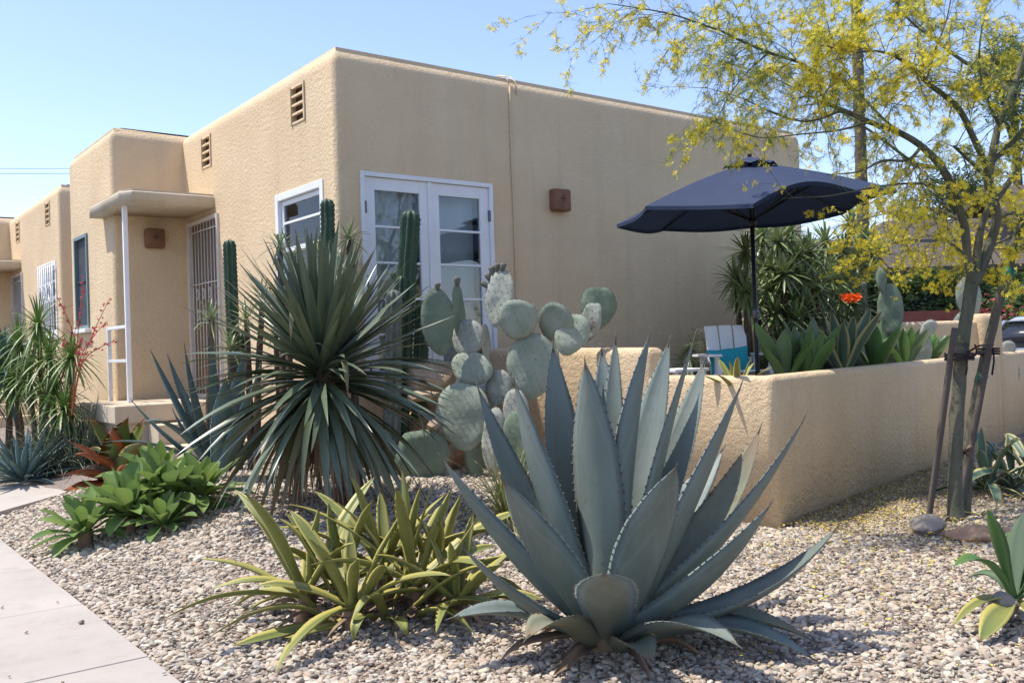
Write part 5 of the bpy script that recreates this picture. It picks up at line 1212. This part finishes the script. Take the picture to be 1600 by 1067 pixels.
# brick-red curb of a raised bed
ca, cb = at(1408, 500, 13.3), at(1490, 497, 13.3); m_ = MB(); dd = (cb-ca).normalized(); dd.z = 0; dd.normalize(); nn = V((-dd.y, dd.x, 0))
obox(m_, (ca+cb)/2*1+V((0, 0, -(ca.z+cb.z)/2+.86)), dd, nn, (0, 0, 1), (cb-ca).length/2+.05, .16, .88); t = m_.build('garden_wall', MT['brick'], origin=V((ca.x, ca.y, 0))); tag(t, 'red-brown garden wall in front of the hedge', 'wall')
# parked car
cc = at(1650, 540, 15.8); cc.z = .11; car = thing('parked_car', 'silver-blue parked car at the right edge behind the low wall', 'car', (0, 0, 0), None, local=True)
prof_b = [(-2.15, .35), (-2.2, .62), (-2.1, .86), (-1.35, 1.0), (-.95, 1.04), (1.05, 1.06), (1.75, 1.0), (2.1, .85), (2.18, .6), (2.1, .35)]
prof_c = [(-1.0, 1.03), (-.35, 1.47), (.1, 1.54), (.75, 1.52), (1.15, 1.42), (1.75, 1.02)]
def loft(mm, pr, hw, inset, mi=0, zc=1.04):
    secs = []; 
    for s, f in ((-1, 1), (-.93, .0), (-.5, 0), (.5, 0), (.93, .0), (1, 1)):
        secs.append([(x*(1-.035*f), s*(hw-inset*max(0, (z-zc))/.5), z-.03*f*(z > .9)) for x, z in pr])
    n = len(pr); vs = [p for s in secs for p in s]
    fs = [(i*n+j, (i+1)*n+j, (i+1)*n+(j+1) % n, i*n+(j+1) % n) for i in range(5) for j in range(n)]+[tuple(range(n)), tuple(range(6*n-1, 5*n-1, -1))]
    mm.add(vs, fs, mi)
m_ = MB(); loft(m_, prof_b, .88, 0, 0, 9); m_.build('body', MT['carpaint'], car)
m_ = MB(); loft(m_, prof_c, .80, .22); m_.build('windows', MT['carglass'], car)
m_ = MB(); loft(m_, [(-.42, 1.475), (.1, 1.565), (.78, 1.545), (1.12, 1.45), (.75, 1.50), (.1, 1.52)], .66, .0, 0, 9)
for s in (-1, 1):
    for (x0, z0), (x1, z1) in (((-.98, 1.04), (-.38, 1.48)), ((.42, 1.04), (.42, 1.5)), ((1.72, 1.03), (1.12, 1.45))): tube(m_, [(x0, s*.82, z0), (x1, s*.66, z1)], .03, 6)
m_.build('roof', MT['carpaint'], car)
for x in (-1.35, 1.35):
    for s in (-1, 1):
        m_ = MB(); tube(m_, [(x, s*.70, .32), (x, s*.72, .32), (x, s*.88, .32), (x, s*.90, .32)], [.27, .32, .32, .27], 22); wh = m_.build('wheel', MT['rubber'], car)
        m_ = MB(); tube(m_, [(x, s*.885, .32), (x, s*.905, .32)], [.2, .17], 18); m_.build('rim', MT['rim'], wh)
for s in (-1, 1):
    m_ = MB(); box(m_, (-2.2, s*.62-.16, .66), (-2.05, s*.62+.16, .80), 0, .03); m_.build('headlight', MT['chair'], car)
car.location = cc; car.rotation_euler = (0, 0, math.atan2(RH.y, RH.x)+.75)
# tall palm trunk behind everything
pb, pt_ = at(1352, 480, 24), at(1336, -60, 24); pb.z = 0; pt_.z += 3.0
pal = thing('palm_tree', 'tall slim palm whose trunk rises behind the palo verde', 'palm', tuple(pb)); m_ = MB()
K = 60; tube(m_, [pb.lerp(pt_, i/K) for i in range(K+1)], [(.17-.06*i/K)*(1+.05*(i % 2)) for i in range(K+1)], 12, wob=.2); m_.build('trunk', MT['palmbark'], pal); m_ = MB()
for i in range(34):
    a_ = U(0, 6.28); el = U(-.7, 1.2); d = V((math.cos(a_)*math.cos(el), math.sin(a_)*math.cos(el), math.sin(el))); L = U(1.3, 1.9); e = pt_+d*L*.7
    tube(m_, [pt_, e], .02, 4)
    for k in range(18):
        f = -1.3+2.6*k/17; s = d.cross(V((0, 0, 1))).normalized(); dd = (d*math.cos(f)+s*math.sin(f)); leaf(m_, e, e+dd*.4, e+dd*.8+V((0, 0, -.25)), .05, 'grass', 4, .2, cross=3)
m_.build('crown', MT['dracaena'], pal)
# distant grey-green tree seen through the palo verde
def far_tree(label, base, H, Rc, n, group=None):
    t = thing('distant_tree', label, 'tree', tuple(base), group); tm_, lm = MB(), MB(); random.seed(int(base.x*10))
    top = base+V((0, 0, H)); tube(tm_, [base, base.lerp(top, .5)+V((.2, 0, 0)), top], [.28, .18, .04], 8)
    cl = []
    for i in range(34):
        f = U(.35, 1.0); a_ = U(0, 6.28); r = Rc*math.sin(min(1, (1.05-f)/.6)*PI/2)*U(.3, 1); p = base+V((math.cos(a_)*r, math.sin(a_)*r, H*f)); cl.append(p)
        q = base+V((0, 0, H*(f-.15))); tube(tm_, [q, q.lerp(p, .5)+V((0, 0, .15)), p], [.06, .035, .012], 5)
    for p in cl:
        s = U(.5, 1.0)
        for _ in range(n):
            d = V((U(-1, 1), U(-1, 1), U(-.7, .7)))
            if d.length > 1: continue
            q = p+d*s*Rc*.42; e = V((U(-1, 1), U(-1, 1), U(-1, .4))).normalized(); x = e.cross(V((.3, .2, .9))).normalized()*.035; lm.add([q-x, q+x, q+e*.2], [(0, 1, 2)], 0)
    tm_.build('trunk', MT['palmbark'], t); lm.build('crown', MT['fern'], t)
for (px, d, H, Rc, lab) in ((1500, 34, 7.2, 2.6, 'hazy grey-green tree far behind the trunk of the palo verde'), (1595, 32, 11.5, 2.6, 'taller grey-green tree far behind at the right edge'), (1420, 38, 6.2, 2.2, 'low rounded tree far behind the shingle roof')):
    p = at(px, 520, d); p.z = 0; far_tree(lab, p, H, Rc, 330, 'far trees behind the shingled roofs')
# overhead wires at left
for (y0, y1, d, lab) in ((258, 260, 34, 'upper of two thin overhead wires at left'), (268, 266, 34, 'lower of two thin overhead wires at left')):
    A, B = at(-400, y0+2, d), at(520, y1-1, d+4); m_ = MB(); tube(m_, [A.lerp(B, i/20)+V((0, 0, -.10*math.sin(PI*i/20))) for i in range(21)], .009, 5)
    tag(m_.build('overhead_wire', MT['wire'], origin=A), lab, 'wire', 'overhead wires')

# ------------------------------------------------------------------ gravel: one object, pebbles set out on the bed
def pebble_nodes():
    m = mat('pebble', (.5, .45, .40), None, rough=.75, bump=.25, bscale=40, bdist=.02); N = m.node_tree.nodes; L = m.node_tree.links
    oi = N.new('ShaderNodeObjectInfo'); rp = N.new('ShaderNodeValToRGB'); L.new(oi.outputs['Random'], rp.inputs[0]); e = rp.color_ramp.elements
    cs = [(0.00, (0.488, 0.410, 0.310)), (0.11, (0.325, 0.263, 0.192)), (0.19, (0.423, 0.352, 0.265)), (0.30, (0.544, 0.488, 0.395)), (0.40, (0.236, 0.194, 0.148)), (0.46, (0.399, 0.309, 0.223)), (0.56, (0.463, 0.402, 0.322)), (0.66, (0.285, 0.209, 0.148)), (0.71, (0.512, 0.426, 0.319)), (0.82, (0.357, 0.317, 0.260)), (0.90, (0.439, 0.352, 0.275)), (0.96, (0.195, 0.170, 0.138))]; rp.color_ramp.interpolation = 'CONSTANT'
    e[0].position, e[0].color = cs[0][0], (*cs[0][1], 1); e[1].position, e[1].color = cs[-1][0], (*cs[-1][1], 1)
    for p, c in cs[1:-1]:
        x = e.new(p); x.color = (*c, 1)
    tc = N.new('ShaderNodeTexCoord'); n = N.new('ShaderNodeTexNoise'); n.inputs['Scale'].default_value = 3; L.new(tc.outputs['Object'], n.inputs['Vector'])
    mx = N.new('ShaderNodeMix'); mx.data_type = 'RGBA'; mx.blend_type = 'MULTIPLY'; mx.inputs[0].default_value = .5; L.new(rp.outputs[0], mx.inputs[6]); L.new(n.outputs[0], mx.inputs[7]); 
    mr = N.new('ShaderNodeMapRange'); mr.inputs[3].default_value = .7; mr.inputs[4].default_value = 1.3; L.new(n.outputs[0], mr.inputs[0])
    hs = N.new('ShaderNodeHueSaturation'); L.new(mr.outputs[0], hs.inputs['Value']); L.new(rp.outputs[0], hs.inputs['Color'])
    L.new(hs.outputs[0], N['Principled BSDF'].inputs['Base Color']); MT['pebble'] = m
    g_ = bpy.data.node_groups.new('pebbles', 'GeometryNodeTree'); g_.interface.new_socket('Geometry', in_out='INPUT', socket_type='NodeSocketGeometry'); g_.interface.new_socket('Geometry', in_out='OUTPUT', socket_type='NodeSocketGeometry')
    n_ = g_.nodes; l_ = g_.links; gi, go = n_.new('NodeGroupInput'), n_.new('NodeGroupOutput')
    ics = n_.new('GeometryNodeMeshIcoSphere'); ics.inputs['Radius'].default_value = 1; ics.inputs['Subdivisions'].default_value = 3
    pos = n_.new('GeometryNodeInputPosition'); tex = n_.new('ShaderNodeTexNoise'); tex.inputs['Scale'].default_value = .9; tex.inputs['Detail'].default_value = 1
    sub = n_.new('ShaderNodeVectorMath'); sub.operation = 'SUBTRACT'; sub.inputs[1].default_value = (.5, .5, .5); scl = n_.new('ShaderNodeVectorMath'); scl.operation = 'SCALE'; scl.inputs['Scale'].default_value = .9
    sp = n_.new('GeometryNodeSetPosition'); l_.new(ics.outputs['Mesh'], sp.inputs['Geometry']); l_.new(pos.outputs[0], tex.inputs['Vector']); l_.new(tex.outputs['Color'], sub.inputs[0]); l_.new(sub.outputs[0], scl.inputs[0]); l_.new(scl.outputs[0], sp.inputs['Offset'])
    ss = n_.new('GeometryNodeSetShadeSmooth'); l_.new(sp.outputs[0], ss.inputs[0]); sm = n_.new('GeometryNodeSetMaterial'); sm.inputs['Material'].default_value = m; l_.new(ss.outputs[0], sm.inputs['Geometry'])
    iop = n_.new('GeometryNodeInstanceOnPoints'); l_.new(gi.outputs[0], iop.inputs['Points']); l_.new(sm.outputs[0], iop.inputs['Instance'])
    def rv(a_, b_, seed):
        r = n_.new('FunctionNodeRandomValue'); r.data_type = 'FLOAT_VECTOR'; r.inputs[0].default_value = a_; r.inputs[1].default_value = b_; r.inputs['Seed'].default_value = seed; return r.outputs[0]
    l_.new(rv((-.5, -.5, 0), (.5, .5, 6.28), 1), iop.inputs['Rotation'])
    na = n_.new('GeometryNodeInputNamedAttribute'); na.data_type = 'FLOAT'; na.inputs['Name'].default_value = 'size'
    mul = n_.new('ShaderNodeVectorMath'); mul.operation = 'SCALE'; l_.new(rv((.8, .62, .42), (1.35, 1.0, .72), 2), mul.inputs[0]); l_.new(na.outputs[0], mul.inputs['Scale']); l_.new(mul.outputs[0], iop.inputs['Scale'])
    l_.new(iop.outputs[0], go.inputs[0]); return g_
rng = np.random.default_rng(5); pts, siz = [], []
def pebbles(x0, x1, y0, y1, st, s0, s1, dz, prob):
    xs = np.arange(x0, x1, st); ys = np.arange(y0, y1, st); Xg, Yg = np.meshgrid(xs, ys); n = Xg.size
    Xg = Xg.ravel()+rng.uniform(-.5, .5, n)*st; Yg = Yg.ravel()+rng.uniform(-.5, .5, n)*st
    for x, y, k, s in zip(Xg, Yg, rng.random(n), rng.random(n)):
        if k > prob or x < -2.885+.02*(s-.5):
            if not (-3.5 < x < -2.9 and k < .0012*(1+9*math.exp((x+2.9)*9)) and s < .7 and st < .03): continue
            pts.append((x, y, .028)); siz.append(.007+.006*s); continue
        r = (x-CAM.x)*RH.x+(y-CAM.y)*RH.y; f = (x-CAM.x)*FH.x+(y-CAM.y)*FH.y
        if f < 2.0 or abs(r) > f*.54+1.6: continue
        if f > 6.5 and k > prob*max(.35, 1-(f-6.5)*.09): continue
        yl = WALLP[1]+(x-WALLP[0])*.2234
        if x > 1.58 and y > yl-.02: continue
        if y > -.03 and x > -.02: continue
        if -1.4 < x and 2.0 < y: continue
        if x < -1.3 and 1.5 < y < 3.9 and x < -1.3 and (y > 1.55+(x+2.885)*.58 and y < 3.35+(x+2.885)*.35): continue
        z_ = s0+(s1-s0)*s*s*s
        bare = mnoise.noise(V((x*1.1, y*1.1, 4)))
        if bare > .24 and k > .30+.4*s: continue
        z_ *= 1+.25*mnoise.noise(V((x*2.2, y*2.2, 9)))
        pts.append((x, y, gz(x, y)-.014+dz+z_*.25)); siz.append(z_*(1+.02*f))
pebbles(-3.5, 7.5, -8, 3.5, .0205, .0066, .0245, 0, .88)
pebbles(-2.9, 7.5, -8, 3.5, .034, .007, .018, .009, .62)
me = bpy.data.meshes.new('gravel'); me.from_pydata(pts, [], []); a_ = me.attributes.new('size', 'FLOAT', 'POINT'); a_.data.foreach_set('value', siz)
gv = bpy.data.objects.new('gravel', me); COL.objects.link(gv); gmod = gv.modifiers.new('pebbles', 'NODES'); gmod.node_group = pebble_nodes(); me.materials.append(MT['pebble'])
tag(gv, 'pale pink-grey river pebbles covering the planting bed', 'gravel', kind='stuff'); print('PEBBLES', len(pts))
# fallen petals and dry bits under the tree
m_ = MB()
def litter(n, fx, m_i, s0, s1):
    for _ in range(n):
        x, y = fx(); z = gz(x, y)+U(.018, .038); s = U(s0, s1); a1_ = U(0, 6.28); e = V((math.cos(a1_), math.sin(a1_), U(-.3, .3)))*s; f_ = V((-math.sin(a1_), math.cos(a1_), U(-.3, .3)))*s*U(.3, .7)
        if x > 1.5 and y > WALLP[1]+(x-WALLP[0])*.2234-.03: continue
        p = V((x, y, z)); m_.add([p-e, p-f_, p+e, p+f_], [(0, 1, 2, 3)], m_i)
def under_tree():
    while True:
        x, y = random.gauss(2.9, 1.6), random.gauss(-4.8, 1.0)
        if y < WALLP[1]+(x-WALLP[0])*.2234-.05: return x, y
litter(5200, under_tree, 0, .006, .013)
litter(3800, under_tree, 1, .006, .022)
def near_wall():
    while True:
        x = U(1.7, 5.5); yl = WALLP[1]+(x-WALLP[0])*.2234; y = yl-.03-abs(random.gauss(0, .45))
        return x, y
litter(3600, near_wall, 0, .006, .013)
litter(4200, near_wall, 1, .006, .022)
litter(2600, lambda: (U(.3, 4.5), U(-6.6, -4.0)), 1, .006, .02)
litter(1500, lambda: (U(-2.6, 1.3), U(-5.8, -1.0)), 1, .005, .016)
t = m_.build('fallen_petals', [MT['flower'], MT['dry']]); tag(t, 'scatter of fallen yellow petals and dry bits under the palo verde', 'petals', kind='stuff')
m_ = MB()
for _ in range(150):
    x, y = U(-2.7, 1.4), U(-6.2, -1.0); p = V((x, y, gz(x, y)+.03)); a1_ = U(0, 6.28); e = V((math.cos(a1_), math.sin(a1_), U(-.02, .1)))*U(.04, .16)
    tube(m_, [p, p+e*.5+V((U(-.01, .01), U(-.01, .01), .008)), p+e], [.003, .0025, .001], 4)
t = m_.build('dry_twigs', MT['dry']); tag(t, 'thin dry twigs and leaf scraps lying on the gravel', 'twigs', kind='stuff')
